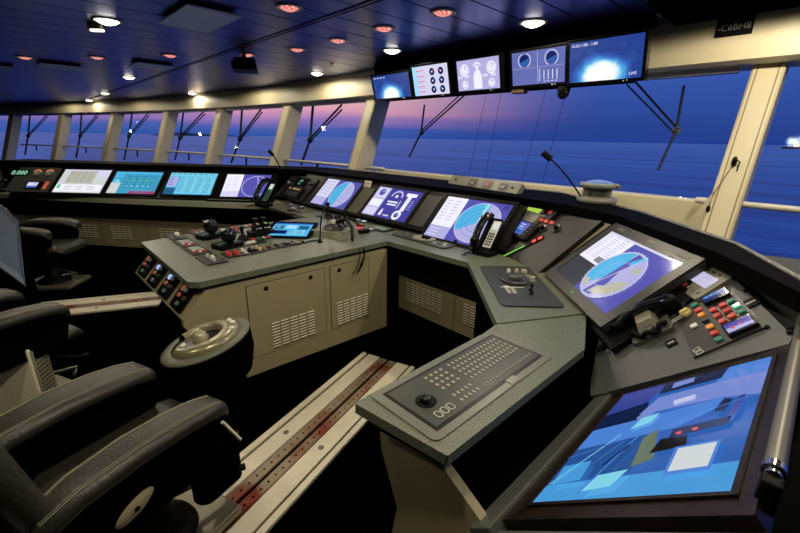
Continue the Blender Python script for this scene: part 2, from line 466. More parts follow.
# gusset at the foot of the right-hand mullion
b = MB(); q, n = wpt(-.425, 1.1)
struct(MB().prism([(-.20, 0), (0, 0), (0, .42)], -.03, .03).build('trim_11', CREAM, M=frame((-.50, y_s-.16, .92), (1, 0, 0), (0, 0, 1))))
# handrails in front of the windows
def handrail(pts, label, nm='handrail', r=.021, brk=()):
    h = thing(nm, label, 'handrail', Matrix.Translation(pts[0]))
    o = Vector(pts[0])
    MB().tube([Vector(p)-o for p in pts], r, seg=10).build('rail', RAILM, h)
    for q in brk:
        c, foot = Vector(q[0])-o, Vector(q[1])-o
        MB().tube([c, (c+foot)/2+Vector((0, 0, -.02)), foot], .018, seg=6).build('bracket', BLACK, h)
    return h
def rail_pt(x, off=.33, z=1.27):
    q, n = wpt(x, HZ); q = q-n*(off+.1); return Vector((q.x, q.y, z))
def glass_pt(x, z=1.0):
    q, n = wpt(x, z); return q-n*.05
L = [rail_pt(-17.5+i*.7) for i in range(20)]+[rail_pt(-3.9)]
handrail(L, 'long steel handrail running past the far left windows', brk=[(rail_pt(x), glass_pt(x, 1.1)) for x in [q.x for q in heads]+[ (heads[i].x+heads[i+1].x)/2 for i in range(6)]])
handrail([rail_pt(-.60), rail_pt(.5), rail_pt(1.6)], 'short steel handrail across the right-hand window beside the mullion', brk=[(rail_pt(-.425), wpt(-.425, 1.22)[0]-Vector((0, .16, 0))), (rail_pt(1.3), glass_pt(1.3, 1.1))])

# ------------------------------------------------------------------ ceiling fittings and light
LCOL = (1.0, .88, .67)
def spot(p, power, size=125, blend=.15, col=LCOL, rad=.05, aim=None):
    l = bpy.data.lights.new('downlight', 'SPOT'); l.energy = power; l.spot_size = R(size); l.spot_blend = blend; l.color = col; l.shadow_soft_size = rad
    o = bpy.data.objects.new('downlight', l); COL.objects.link(o); o.location = p  # one name for lamps of the fittings and for added bare spots
    if aim is not None: o.rotation_euler = (Vector(aim)-Vector(p)).to_track_quat('-Z', 'Y').to_euler()
    return o
dl = [((533, 22), 'white downlight over the two right-most overhead monitors'), ((392, 50), 'white downlight above the left end of the overhead monitors'),
      ((317, 73), 'white downlight lighting the cream fascia left of the monitors'), ((192, 93), 'small white downlight by the fascia over the left windows'),
      ((107, 20), 'large white downlight at the upper left of the ceiling'), ((129, 77), 'white downlight beyond the two flat ceiling panels'),
      ((105, 93), 'far white downlight in the dark port ceiling'), ((89, 100), 'farthest white downlight at the port end')]
proto = None
DLP = []
for (px, lab) in dl:
    q = at_z(*px, HC)
    if proto is None:
        proto = thing('downlight', lab, 'ceiling light', Matrix.Translation(q), 'white ceiling downlights')
        MB().lathe([(.075, -.001), (.098, -.001), (.1, -.006), (.085, -.010), (.075, -.006), (.075, -.001)], seg=32).build('trim_ring', LGREY, proto)
        MB().lathe([(.001, -.034), (.03, -.031), (.058, -.020), (.074, -.003), (.074, 0)], seg=32).build('lens', LAMP, proto)
        o = proto
    else:
        o = copy_tree(proto); o.location = q; o['label'] = lab
    DLP.append(q)
hl = [((289, 7), 'red lamp nearest the camera at the top of the picture, on its own'), ((443, 12), 'red ceiling lamp furthest right, before the instrument monitors'), ((384, 28), 'red ceiling lamp right beside the white downlight above the monitors'),
      ((338, 40), 'red ceiling lamp third from the right in the curved row'), ((297, 49), 'red ceiling lamp between the black projector and the row to the right'), ((247, 54), 'red ceiling lamp close above the black projector'),
      ((170, 55), 'red ceiling lamp just beyond the pair of flat ceiling panels'), ((97, 57), 'red ceiling lamp in the dark port ceiling, second from the left'), ((25, 57), 'red ceiling lamp nearest the left edge of the picture')]
proto = None
for (px, lab) in hl:
    q = at_z(*px, HC)
    if proto is None:
        proto = thing('red_lamp', lab, 'ceiling light', Matrix.Translation(q), 'red night lamps in the ceiling')
        MB().lathe([(.062, -.001), (.088, -.001), (.09, -.006), (.078, -.012), (.062, -.007), (.062, -.001)], seg=28).build('trim_ring', LGREY, proto)
        prf = [(.001, -.026), (.018, -.0245), (.034, -.020), (.048, -.013), (.060, -.002)]
        b = MB().lathe(prf, seg=28)
        b.m = [1 if (i % 4 + (i//4)) % 3 == 0 else 0 for i in range(len(b.f))]
        b.build('lens', [PINKL, PINK2], proto)
    else:
        o = copy_tree(proto); o.location = q; o['label'] = lab
# flat ceiling panels (air diffusers)
def diffuser(pts, lab, drop=.035):
    q = [at_z(*p, HC-drop) for p in pts]; c = sum(q, Vector())/4
    x0, x1 = min(p.x for p in q), max(p.x for p in q); y0, y1 = min(p.y for p in q), max(p.y for p in q)
    o = thing('air_diffuser', lab, 'air vent', Matrix.Translation(c), 'flat air diffusers under the ceiling')
    w, h = (x1-x0)/2, (y1-y0)/2
    MB().box(-w, w, -h, h, 0, .012).build('plate', mat('diffuser_metal', '#b4bcdc', rough=.4), o, bevel=.003)
    MB().box(-w*.8, w*.8, -h*.8, h*.8, .012, drop).build('neck', BLACKM, o)
diffuser([(157, 26), (175, 14), (235, 18), (228, 25)], 'large flat ceiling diffuser plate at top left, nearest the camera')
diffuser([(37, 66), (42, 64), (82, 70), (78, 73)], 'flat diffuser plate in the dark port ceiling, left of the near red lamp')
diffuser([(130, 67), (136, 63), (175, 67), (168, 71)], 'flat diffuser plate before the small downlight and left windows')
diffuser([(-14, 68), (-8, 66), (14, 69), (9, 72)], 'flat diffuser plate cut by the left edge of the picture')
# projector-like black unit, exit lamp, sprinkler
q = at_z(245, 64, HC-.1)
PJ = thing('projector', 'black camera unit hung under the ceiling below a red lamp', 'projector', frame((q.x, q.y, HC), (.9, -.44, 0), (.44, .9, 0)))
MB().rr(0, 0, .30, .24, .03, -.17, -.06, taper=.02).build('housing', BLACK, PJ, bevel=.006)
for sx in (-.1, .1): MB().box(sx-.012, sx+.012, -.02, .02, -.06, 0).box(sx-.03, sx+.03, -.03, .03, -.068, -.055).build('bracket', STEEL, PJ)
MB().cyl((0, -.13, -.11), .04, .03, axis='y').cyl((0, -.134, -.11), .03, .006, axis='y', m=1).build('lens', [DGREY, GLOSSB], PJ)
MB().box(-.12, .12, -.121, -.115, -.165, -.145).build('front_strip', STEEL, PJ)
q = at_z(97, 29, HC-.04)
EL = thing('emergency_lamp', 'small white oblong lamp box beside the large left downlight', 'ceiling light', frame((q.x, q.y, HC), (.7, .7, 0), (-.7, .7, 0)))
MB().rr(0, 0, .12, .06, .02, -.045, 0).build('housing', DGREY, EL, bevel=.004)
MB().rr(0, 0, .10, .045, .018, -.055, -.044).build('lens', LAMPW, EL)
q = at_z(332, 66, HC-.03)
SPR = thing('sprinkler', 'small dark sprinkler head on the ceiling near the fascia downlight', 'sprinkler', Matrix.Translation((q.x, q.y, HC)))
MB().cyl((0, 0, -.03), .009, .03).build('stem', STEEL, SPR); MB().cyl((0, 0, -.036), .022, .004).build('deflector', STEEL, SPR); MB().cyl((0, 0, -.004), .03, .004).build('escutcheon', BLACK, SPR)

def pl_(x, y, pw, size=125, **k): return spot((x, y, HC-.05), pw, size, **k)
for q in DLP[:3]: pl_(q.x, q.y, 30, 178)
for q, pw in zip(DLP[3:], (16, 26, 12, 10, 10)): pl_(q.x, q.y, pw, 176)
for x, y, pw in ((-.25, 2.9, 36), (1.2, 2.9, 9), (-6.9, 3.0, 14), (-11.5, 2.0, 10), (-14.5, 1.2, 10), (-8.6, 1.4, 18), (-10, .2, 14)): pl_(x, y, pw*1.3, 178)  # bare spots without fittings, added to light the fascia and port side
for x, y, pw in ((-.9, .35, 52), (.35, 1.2, 22), (-1.9, -.5, 26), (-1.1, 1.9, 20), (-3.0, 1.3, 22), (-5.0, -.3, 18), (-6.6, .3, 18)): pl_(x, y, pw, 150)  # added fill spots over desks and chairs, no fitting in the ceiling
SC.view_settings.view_transform = 'Standard'; SC.view_settings.look = 'None'; SC.view_settings.gamma = 1; SC.view_settings.exposure = 0
# ------------------------------------------------------------------ consoles
O = Matrix.Identity(4)
def W(o): return Matrix.Translation(o)
def wz(*px, z=.85):
    q = at_z(*px, z); return (q.x, q.y)

def vent(cols, rows, w, h, parent, M, name='vent', gap=.35):
    """louvred air vent drawn on a panel: dark slots with pressed lips"""
    b = MB(); cw, rh = w/cols, h/rows
    for i in range(cols):
        for j in range(rows):
            x0 = -w/2+i*cw+cw*.09; x1 = -w/2+(i+1)*cw-cw*.09; y0 = -h/2+j*rh
            b.box(x0, x1, y0+rh*.1, y0+rh*.42, 0, .0015, 1)
            b.add([(x0, y0+rh*.42, .001), (x1, y0+rh*.42, .001), (x1, y0+rh*.86, .006), (x0, y0+rh*.86, .006), (x0, y0+rh*.95, .0005), (x1, y0+rh*.95, .0005)], [(0, 1, 2, 3), (3, 2, 5, 4)], 0)
    return b.build(name, [LOUVER_LIT, BEIGED], parent, M)

def profile(name, pts, x0, x1, m, parent, M, bevel=0):
    """side profile (y, z) swept along x"""
    F = M @ Matrix(((0, 0, 1, 0), (1, 0, 0, 0), (0, 1, 0, 0), (0, 0, 0, 1)))
    return MB().prism(pts, x0, x1).build(name, m, parent, F, bevel)

# ---- front console (between the island and the corner)
XL, XR = -4.62, -1.36
FC = thing('front_console', 'long grey-topped front console with three tilted screens under the big window', 'console', W((-2.9, 2.5, 0)))
I = FC.matrix_basis.inverted()
KR = at_z(447.5, 456, .853); KL = at_z(354, 403, .853)
top = [(-4.70, 2.16), (-2.34, 2.12), (-1.552, 2.142), (-1.424, 2.272), (-1.364, 2.50), (XL, 2.50)]
b = MB().prism(top, .812, .85); b.build('desk_top', [DESK], FC, I, bevel=.012, seg=3)
# sloping instrument face
MB().prism([(XL+2.86, -.03), (1.37, -.03), (1.34, .43), (XL+2.86, .43)], -.05, -.012).build('instrument_face', BEZEL, FC, I @ P_FRONT, bevel=.004)
hood = [(-4.75, 2.79), (-1.62, 2.79), (-1.2, 2.72), (-.80, 2.55), (-.5, 2.25), (-.24, 2.0), (.03, 1.62), (.10, 1.62), (-.20, 2.22), (-.74, 2.80), (-1.50, 3.32), (-4.75, 3.32)]
HD = thing('console_hood', 'black padded hood ledge running along the top of the front and corner consoles', 'ledge', W((-2.0, 3.0, 1.17)))
b = MB().prism(hood, 1.175, 1.235); b.build('ledge', HOODM, HD, HD.matrix_basis.inverted(), bevel=.012)
MB().tube([(x, y, 1.237) for x, y in hood[7:12]][::-1], .009).build('edge_trim', STEEL, HD, HD.matrix_basis.inverted())
MB().prism([(-4.6, 2.52), (-1.6, 2.52), (-1.6, 3.28), (-4.6, 3.28)], .02, .84).build('plinth', BLACKM, FC, I)
MB().prism([(-4.6, 2.86), (-1.5, 2.86), (-1.5, 3.26), (-4.6, 3.26)], .84, 1.173).build('back_box', BLACKM, FC, I)
# kneehole cabinet: beige louvred panels low down
KP = frame((-2.22, 2.46, .33), (1, 0, 0), (0, 0, 1))
MB().box(-.34, .80, -.23, .09, -.03, 0).build('lower_panel', BEIGE, FC, I @ KP, bevel=.004)
MB().box(-.34, .80, .092, .46, -.03, -.01).build('upper_panel', BLACK, FC, I @ KP)  # shade under the desk given as black; the panel itself would be beige
vent(7, 8, .44, .19, FC, I @ sub(KP, -.02, -.04)); vent(3, 8, .2, .19, FC, I @ sub(KP, .52, -.04))
MB().box(.33, .335, -.23, .09, 0, .001).build('panel_seam', BEIGED, FC, I @ KP)

# ---- diagonal and keyboard arm desk
AD = thing('arm_desk', 'grey angled desk arm with the recessed keyboard, nearest the camera', 'desk', W((-.85, 1.3, 0)))
I = AD.matrix_basis.inverted()
diag = [(-1.55, 2.14), (-.885, 1.475), (-.655, 1.90), (-1.28, 2.52), (-1.36, 2.50), (-1.42, 2.27)]
MB().prism(diag, .815, .853).build('diagonal_top', DESK, AD, I, bevel=.012, seg=3)
b = MB(); b.prism([(-.885, 1.472), (-.870, 1.33), (-.515, 1.545), (-.653, 1.897)], .815, .848); b.build('corner_facet', DESK, AD, I, bevel=.010)
MB().prism([(-.868, 1.327), (KL.x, KL.y), (KR.x, KR.y), (-.513, 1.54)], .818, .853).build('keyboard_top', DESK, AD, I, bevel=.008, seg=3)
MB().prism([(-.84, 1.33), (KL.x+.03, KL.y+.03), (KR.x-.03, KR.y+.03), (-.545, 1.52)], .775, .818).build('under_frame', BLACKM, AD, I)
# beige end panel below the arm, with the V notch towards the wing
EP = frame((-.7, .73, 0), (1, 0, 0), (0, 0, 1))
MB().prism([(-.13, .0), (.08, .0), (.30, .64), (.29, .665), (.085, .785), (-.15, .785), (-.13, .64), (-.05, .45)], -.03, 0).build('end_panel', BEIGE, AD, I @ EP, bevel=.004)
MB().prism([(-.70, .78), (-.57, .78), (-.42, .60), (-.42, .1), (-.74, .1), (-.70, .45)], -1.2, -.08).build('pedestal', BLACKM, AD, I @ frame((0, .70, 0), (1, 0, 0), (0, 0, 1)))
MB().box(-.80, -.77, .78, 1.46, .12, .78).build('inner_panel', BLACKM, AD, I)
MB().prism([(-1.5, 2.2), (-.84, 1.54), (-.70, 1.75), (-1.35, 2.4)], .1, .785).build('diagonal_pedestal', BLACKM, AD, I)

# ---- corner console behind the big radar
CC = thing('corner_console', 'dark corner console panel holding the big chart screen and small instruments', 'console', W((-.8, 2.2, 0)))
I = CC.matrix_basis.inverted()
MB().prism([(-.36, -.02), (.10, -.045), (.16, .46), (-.50, .46), (-.30, .2)], -.05, -.015).build('instrument_face', mat('instrument_face_brown', '#2a2620', rough=.45, noise=.5, nscale=12), CC, I @ P_MID, bevel=.004)
MB().prism([(-.50, -.06), (.46, -.06), (.46, .5), (-.50, .5)], -.09, -.05).build('screen_backing', BLACK, CC, I @ P_CORN)
MB().prism([(-1.20, 2.56), (-.62, 1.98), (-.45, 1.95), (-.35, 2.0), (-.85, 2.6)], .1, .84).build('plinth', BLACKM, CC, I)

# ---- wing console
WC = thing('wing_console', 'black wing console with sloping top at the right edge, holding the large display', 'console', W((-.2, 1.2, 0)))
I = WC.matrix_basis.inverted()
MB().prism([(-.60, -.06), (.402, -.06), (.402, .515), (-.62, .515)], -.05, -.012).build('sloping_top', mat('wing_brown', '#1f1611', rough=.33, spec=.3, noise=.4, nscale=25), WC, I @ P_WING, bevel=.004)
MB().box(-.85, .455, -.135, -.058, -.05, .0).build('edge_strip', GREYP, WC, I @ P_WING, bevel=.004)
MB().box(.424, .456, -.13, .53, -.06, -.025).build('end_strip', GREYP, WC, I @ P_WING, bevel=.004)
kp = [uv(P_KEY, *p) for p in ((607, 392), (600, 345), (606, 322), (703, 266), (716, 261), (793, 336), (789, 344))]
MB().prism(kp, -.04, 0).build('key_panel', mat('key_panel_grey', '#4c4f4e', rough=.42, noise=.3, nscale=200), WC, I @ P_KEY, bevel=.003)
kp2 = [uv(P_KEY, *p) for p in ((590, 395), (586, 345), (604, 321), (608, 392))]
MB().prism(kp2, -.05, -.004).build('corner_gusset', GREYP, WC, I @ P_KEY)
MB().prism([(-.40, .62), (-.02, .98), (.05, 1.05), (.05, .05), (-.40, .05)], -1.72, -.70).build('plinth', BLACKM, WC, I @ frame((0, 0, 0), (1, 0, 0), (0, 0, 1)))
# raised rear ledge with grey outer face
rl_ = [(-.24, 2.02), (.02, 1.60), (.10, 1.62), (-.19, 2.20)]
MB().prism([(-.19, 2.24), (.12, 1.62), (.36, 1.62), (.02, 2.30)], .4, 1.20).build('outer_ledge', mat('ledge_grey', '#50534d', rough=.6, spec=.1), WC, I, bevel=.008)
# handrail on the inboard edge of the wing
hr = thing('grab_rail', 'brushed steel grab rail along the right edge of the wing console', 'handrail', W((.05, 1.3, 1.10)))
I = hr.matrix_basis.inverted()
MB().tube([(.055, .86, 1.115), (.055, 1.3, 1.115), (.055, 1.98, 1.115)], .016, seg=14).build('rail', mat('grab_steel', '#7d7b70', rough=.45, metal=.7), hr, I)
MB().cyl((.055, .845, 1.115), .0175, .018, axis='y').cyl((.055, .83, 1.115), .013, .016, axis='y').build('end_ferrule', CHROME, hr, I)
MB().box(.04, .07, .80, .835, 1.05, 1.122).build('end_bracket', BLACK, hr, I, bevel=.006)
for y in (1.2, 1.7): MB().box(.045, .065, y-.02, y+.02, 1.06, 1.10).build('bracket', BLACK, hr, I)

# ---- island (centre console)
IS = thing('centre_console', 'grey-topped centre island console with beige louvred side doors', 'console', W((-2.9, 1.35, 0)))
I = IS.matrix_basis.inverted()
itop = [(-3.52, .63), (-2.36, .61), (-2.31, .66), (-2.335, 2.115), (-3.6, 2.132), (-3.62, 1.2)]
MB().prism(itop, .818, .855).build('desk_top', DESK, IS, I, bevel=.016, seg=3)
MB().prism([(-3.46, .72), (-2.40, .70), (-2.36, .74), (-2.38, 2.10), (-3.5, 2.12)], .765, .818).build('shadow_gap', BLACKM, IS, I)
SF = frame((-2.33, 1.4, 0), (0, 1, 0), (0, 0, 1))      # side face, u = y-1.4, v = z
side = [(-.69, .0+.765), (-.66, .62), (-.50, .22), (.80, .10), (.80, .765)]
side = [(-.712, .790), (-.848, .640), (-.852, .60), (-.70, .40), (-.53, .20), (-.53, .13), (.70, .10), (.70, .790)]
MB().prism(side, -.04, 0).build('side_panel', BEIGE, IS, I @ SF, bevel=.003)
for (u0, u1) in ((-.475, .095), (.145, .50)):
    d = MB().rr((u0+u1)/2, .505, u1-u0, .50, .012, 0, .004).build('side_door', BEIGE, IS, I @ SF, bevel=.0015)
    MB().box(u0-.004, u1+.004, .251, .2545, 0, .0015).box(u0-.004, u1+.004, .7555, .759, 0, .0015).box(u0-.005, u0-.001, .252, .758, 0, .0015).box(u1+.001, u1+.005, .252, .758, 0, .0015).build('door_gap', BEIGED, d)
    for t in (.22, .80):
        MB().cyl((u0+(u1-u0)*t, .715, .004), .014, .006, seg=16).build('lock', BLACK, d)
    vent(5, 9, .34 if u0 < 0 else .31, .195, d, Matrix.Translation((u0+(u1-u0)*.50+.02, .365, .004)))
# end with four instrument modules on a raked face
EF = frame((-2.93, .75, .765), (1, 0, 0), Vector((0, -.17, -.34)).normalized())
EF = frame((-2.93, .685, .79), (1, 0, 0), Vector((0, .13, .15)).normalized())  # raked end face, v up
MB().prism([(-.56, .0), (.555, .0), (.555, -.205), (-.56, -.205)], -.03, 0).build('end_panel', BEIGE, IS, I @ EF, bevel=.003)
MB().prism([(-3.46, .95), (-2.37, .93), (-2.37, 2.08), (-3.48, 2.10)], .10, .766).build('body', BLACKM, IS, I)
mod = None
for i in range(4):
    u = -.41+i*.275
    md = MB().rr(u, -.102, .20, .175, .02, 0, .012)
    m0 = md.build('end_module', GLOSSB, IS, I @ EF, bevel=.003)
    for k in range(5): MB().cyl((u-.045+.045*(k % 3), -.06-.045*(k//2), .012), .013 if k else .018, .010, seg=12).build('indicator', (em('#aebcff', 1.0) if i in (1, 2) and k == 0 else ((em('#b4664a', .5), em('#6c7a68', .35), GREYP)[k % 3])), m0)

# ---- port console
PC = thing('port_console', 'long grey console on the far left with four bright screens in a row', 'console', W((-6.2, 1.1, 0)))
I = PC.matrix_basis.inverted()
pt = [wz(-40, 192), wz(0, 193.5), wz(150, 200.5), wz(262, 204.5), (-4.62, 2.20), (-4.62, 2.52)]
def off(q, d): return (q[0]-.683*d, q[1]+.730*d)
back = [(-4.70, 2.62), off(wz(262, 204.5), .42), off(wz(150, 200.5), .42), off(wz(0, 193.5), .42), off(wz(-40, 192), .42)]
MB().prism(pt+back, .79, .85).build('desk_top', mat('port_desk_top', '#a3a58f', rough=.33, noise=.15, nscale=120), PC, I, bevel=.012, seg=3)
MB().prism([(-2.0, -.03), (1.5, -.03), (1.45, .43), (-2.0, .43)], -.05, -.012).build('instrument_face', BEZEL, PC, I @ P_PORT, bevel=.004)
MB().prism([off(p, d) for p, d in ((pt[0], .62), (pt[2], .66), (pt[3], .66))]+[(-4.70, 2.79), (-4.70, 3.32), (-5.2, 3.2), off(pt[2], 1.1), off(pt[0], 1.1)], 1.175, 1.235).build('hood', HOODM, PC, I, bevel=.012)
MB().prism([off(p, d) for p, d in ((pt[0], .62), (pt[2], .62), (pt[3], .62))]+[(-4.75, 3.2), off(pt[2], 1.05), off(pt[0], 1.05)], .06, 1.17).build('back_box', BLACKM, PC, I)
a, c = Vector((*off(pt[0], .34), 0)), Vector((*off(pt[3], .34), 0)); t = (c-a).normalized()
PF = frame(((a+c)/2), t, (0, 0, 1)); L = (c-a).length/2
MB().box(-L, L, .10, .50, -.03, 0).build('lower_panel', BEIGE, PC, I @ PF, bevel=.003)
MB().box(-L, L, .505, .79, -.03, -.012).build('upper_panel', BLACK, PC, I @ PF)
MB().box(-L, L, .0, .098, -.03, -.02).build('kick_plate', BLACKM, PC, I @ PF)
for px in (88, 122, 170):
    u, v = uv(PF, px, 232)
    vent(4, 6, .34, .20, PC, I @ sub(PF, u, .30))
for px in (102, 148, 196):
    u, v = uv(PF, px, 232)
    MB().box(u-.003, u+.003, .10, .50, 0, .0012).build('panel_seam', BEIGED, PC, I @ PF)

# ---- seat rails let into the floor
def seat_rail(label, p0, p1, w=.46):
    a, c = Vector((*p0, 0)), Vector((*p1, 0)); t = (c-a).normalized()
    F = frame((a+c)/2, (t.y, -t.x, 0), t); L = (c-a).length/2
    o = thing('seat_rail', label, 'floor rail', F, 'chair rails let into the floor')
    for s in (-1, 1):
        MB().box(s*w*.46-.018, s*w*.46+.018, -L, L, 0, .022).build('outer_strip', CREAM2, o, bevel=.004)
        MB().box(s*w*.275-.05, s*w*.275+.05, -L, L, 0, .016).build('cover_plate', CREAM2, o, bevel=.003)
        b = MB().box(s*w*.085-.028, s*w*.085+.028, -L, L, 0, .012, 0)
        for k in range(int(L*2/.05)):
            b.cyl((s*w*.085, -L+.04+k*.05, .012), .006, .001, m=1, seg=8)
        b.build('track', [TRACK_GLOW, BLACKM], o)
        for k in (-.35, .25): MB().cyl((s*w*.275, k*L, .016), .016, .003, seg=16).build('screw', STEEL, o)
    return o
u0 = at_z(193, 505, 0); u1 = at_z(370, 355, 0); v0 = at_z(255, 533, 0); v1 = at_z(404, 372, 0)
d = ((u1-u0).normalized()+(v1-v0).normalized()).normalized()
mid = (u1+v1)/2
seat_rail('cream and red-brown seat rail in the floor leading to the arm desk', tuple((mid-d*2.6).xy), tuple((mid+d*.03).xy))
pa, pb = at_z(152, 300, 0), at_z(62, 309, 0); d = (pa-pb).normalized()
seat_rail('cream seat rail in the floor far left, ending at the centre island', tuple((pb-d*.6).xy), tuple((pa+d*.1).xy), .40)
# ------------------------------------------------------------------ screens
CV = {k: em(h, s) for k, h, s in (
    ('white', '#f4f2ff', 1.0), ('panel', '#d9d6f2', 1.0), ('lilac', '#b4b2e2', 1.0), ('violet', '#5a58b4', .95), ('dviolet', '#4a47a4', .9), ('cyan', '#52b6e6', 1.0), ('pale', '#c3c4e6', 1.0),
    ('teal', '#3f9fc4', 1.0), ('tealp', '#7fd0e6', 1.0), ('dteal', '#25668f', .9), ('mag', '#a04a86', .9), ('grey', '#8f9296', .9), ('lgrey', '#cfd4d6', 1.0), ('green', '#58c08e', 1.0), ('black', '#07070a', .3),
    ('red', '#e2574e', 1.0), ('navy', '#14206a', .8), ('blue', '#2f63b8', .9), ('bright', '#9fd6ff', 1.1), ('olive', '#c3c3b0', .9), ('dgrey', '#55565c', .6), ('amber', '#ff9a4a', 1.1), ('wdial', '#6a74bc', .9), ('wblue', '#2f62b4', .9), ('wcyan', '#4a9fe0', .9), ('wmid', '#28579e', .85), ('wbright', '#4f86dc', .9), ('wnavy', '#14224e', .8), ('wviolet', '#3d4aa0', .8), ('wsoft', '#7a8fd8', .9), ('wolive', '#6f7f6c', .8))}
CK = list(CV); CM = [CV[k] for k in CK]
def ci(k): return CK.index(k)
class Scr(MB):
    def __init__(s, w, h): super().__init__(); s.w, s.h, s.z = w, h, .0
    def up(s): s.z += .0004; return s.z
    # coordinates 0..1 across the screen
    def X(s, x): return (x-.5)*s.w
    def Y(s, y): return (y-.5)*s.h
    def r(s, x0, y0, x1, y1, c): s.q(s.X(x0), s.X(x1), s.Y(y0), s.Y(y1), s.up(), ci(c)); return s
    def c(s, x, y, r, c, a0=0, a1=360): s.disc(s.X(x), s.Y(y), r*s.h, s.up(), ci(c), a0, a1); return s
    def o(s, x, y, r, wd, c, a0=0, a1=360): s.ring(s.X(x), s.Y(y), r*s.h, wd*s.h, s.up(), ci(c), a0, a1); return s
    def l(s, x0, y0, x1, y1, wd, c): s.line(s.X(x0), s.Y(y0), s.X(x1), s.Y(y1), wd*s.h, s.up(), ci(c)); return s
    def p(s, pts, c): s.poly([(s.X(x), s.Y(y)) for x, y in pts], s.up(), ci(c)); return s
    def t(s, body, x, y, size, c, al='LEFT'): s.text(body, s.X(x), s.Y(y), size*s.h, s.up(), ci(c), al); return s
    def rows(s, x0, y0, x1, y1, n, c, fill=.45, cols=1, jit=.5):
        z = s.up()
        for j in range(n):
            for i in range(cols):
                a = x0+(x1-x0)*i/cols; bb = a+(x1-x0)/cols*(.55+jit*.4*random.random()); y = y0+(y1-y0)*(j+.3)/n
                s.q(s.X(a), s.X(bb), s.Y(y), s.Y(y+(y1-y0)/n*fill), z, ci(c))
        return s

def scr_radar(w, h, split=.34, cx=.66, cyan='left', tick=True):
    s = Scr(w, h); s.r(0, 0, 1, 1, 'violet').r(0, .28, split, 1, 'white').r(0, 0, split, .28, 'lilac')
    s.rows(.03, .42, split-.03, .95, 7, 'lilac', .2, 2); s.rows(.03, .04, split-.04, .24, 3, 'panel', .3)
    s.c(cx, .5, .45, 'lilac')
    s.c(cx, .5, .44, 'cyan', 75, 215) if cyan == 'left' else None
    s.p([(cx, .5), (cx-.03, .95), (cx+.05, .94)], 'tealp'); s.o(cx, .5, .46, .02, 'pale'); s.o(cx, .5, .22, .008, 'violet'); s.o(cx, .5, .33, .006, 'violet')
    s.l(cx, .5, cx+.03, .94, .012, 'white')
    s.p([(cx+.03, .3), (cx+.12, .36), (cx+.16, .28), (cx+.1, .2), (cx+.05, .22)], 'pale')
    s.r(.9, .86, .98, .97, 'dviolet').rows(.9, .04, .98, .2, 3, 'lilac', .3)
    return s
def scr_oval(w, h):
    s = Scr(w, h); s.r(0, 0, 1, 1, 'violet').r(0, .3, .36, 1, 'panel').r(0, 0, .36, .3, 'lilac').rows(.03, .4, .33, .95, 6, 'violet', .12, 2)
    s.c(.66, .5, .47, 'lilac').c(.66, .5, .46, 'cyan', 85, 265); s.p([(.66, .04), (.66, .96), (.72, .7), (.70, .3)], 'lilac').o(.66, .5, .48, .014, 'pale').l(.66, .5, .72, .95, .012, 'white').o(.66, .5, .25, .006, 'violet')
    return s
def scr_conning(w, h):
    s = Scr(w, h); s.r(0, 0, 1, 1, 'dviolet').r(0, 0, .30, 1, 'lilac').r(.02, .62, .28, .97, 'panel').r(.02, .32, .28, .58, 'white').r(.02, .04, .28, .28, 'panel')
    s.c(.15, .82, .12, 'violet').l(.15, .82, .2, .9, .02, 'white')
    s.o(.52, .72, .22, .05, 'pale', 0, 180).c(.52, .74, .05, 'white')
    s.r(.40, .52, .62, .57, 'white').r(.42, .43, .62, .48, 'white')
    s.p([(.76, .3), (.84, .3), (.84, .78), (.92, .80), (.92, .90), (.70, .90), (.70, .80), (.76, .78)], 'white')
    s.c(.76, .16, .15, 'white').c(.76, .16, .08, 'dviolet').l(.76, .16, .80, .22, .02, 'white')
    s.p([(.38, .06), (.44, .06), (.43, .22), (.41, .30), (.39, .22)], 'white').r(.66, .36, .68, .62, 'pale').rows(.88, .36, .97, .7, 5, 'lilac', .3).rows(.5, .04, .62, .12, 1, 'white', .6, 3)
    return s
def scr_chart(w, h):
    s = Scr(w, h); s.r(0, 0, 1, 1, 'violet').r(0, .0, .42, 1, 'dgrey').r(0, .42, .42, 1, 'white').r(.0, .0, .42, .08, 'dgrey')
    s.rows(.02, .5, .40, .97, 11, 'lilac', .25, 3); s.r(.24, .46, .38, .56, 'grey').r(.0, .965, 1, 1, 'panel')
    s.c(.62, .44, .43, 'lilac').c(.62, .44, .42, 'cyan', 100, 232)
    s.p([(.56, .03), (.66, .05), (.68, .3), (.64, .52), (.70, .82), (.60, .86), (.58, .5)], 'violet')
    s.p([(.60, .06), (.78, .16), (.86, .34), (.84, .46), (.74, .40), (.68, .26), (.62, .2)], 'olive')
    s.p([(.74, .56), (.82, .62), (.80, .7), (.76, .66), (.72, .7)], 'olive').p([(.40, .2), (.44, .12), (.5, .06), (.52, .14), (.46, .24)], 'olive')
    s.p([(.62, .70), (.70, .88), (.74, .84), (.66, .66)], 'cyan')
    s.o(.62, .44, .44, .02, 'pale').o(.62, .44, .24, .005, 'pale')
    z = s.up()
    for k in range(36):
        a = R(10*k); s.line(s.X(.62)+.43*h*math.cos(a), s.Y(.44)+.43*h*math.sin(a), s.X(.62)+.455*h*math.cos(a), s.Y(.44)+.455*h*math.sin(a), .005*h, z, ci('white'))
    s.l(.55, .1, .72, .86, .008, 'white')
    return s
def scr_table(w, h):
    s = Scr(w, h); s.r(0, 0, 1, 1, 'lgrey').r(.14, .40, .72, .95, 'olive').r(.74, .72, .97, .95, 'panel').r(.02, .05, .97, .36, 'white').r(.04, .18, .10, .34, 'green').rows(.16, .46, .70, .92, 6, 'grey', .25, 4).r(0, .95, 1, 1, 'panel').rows(.2, .1, .9, .3, 2, 'lgrey', .5, 3)
    return s
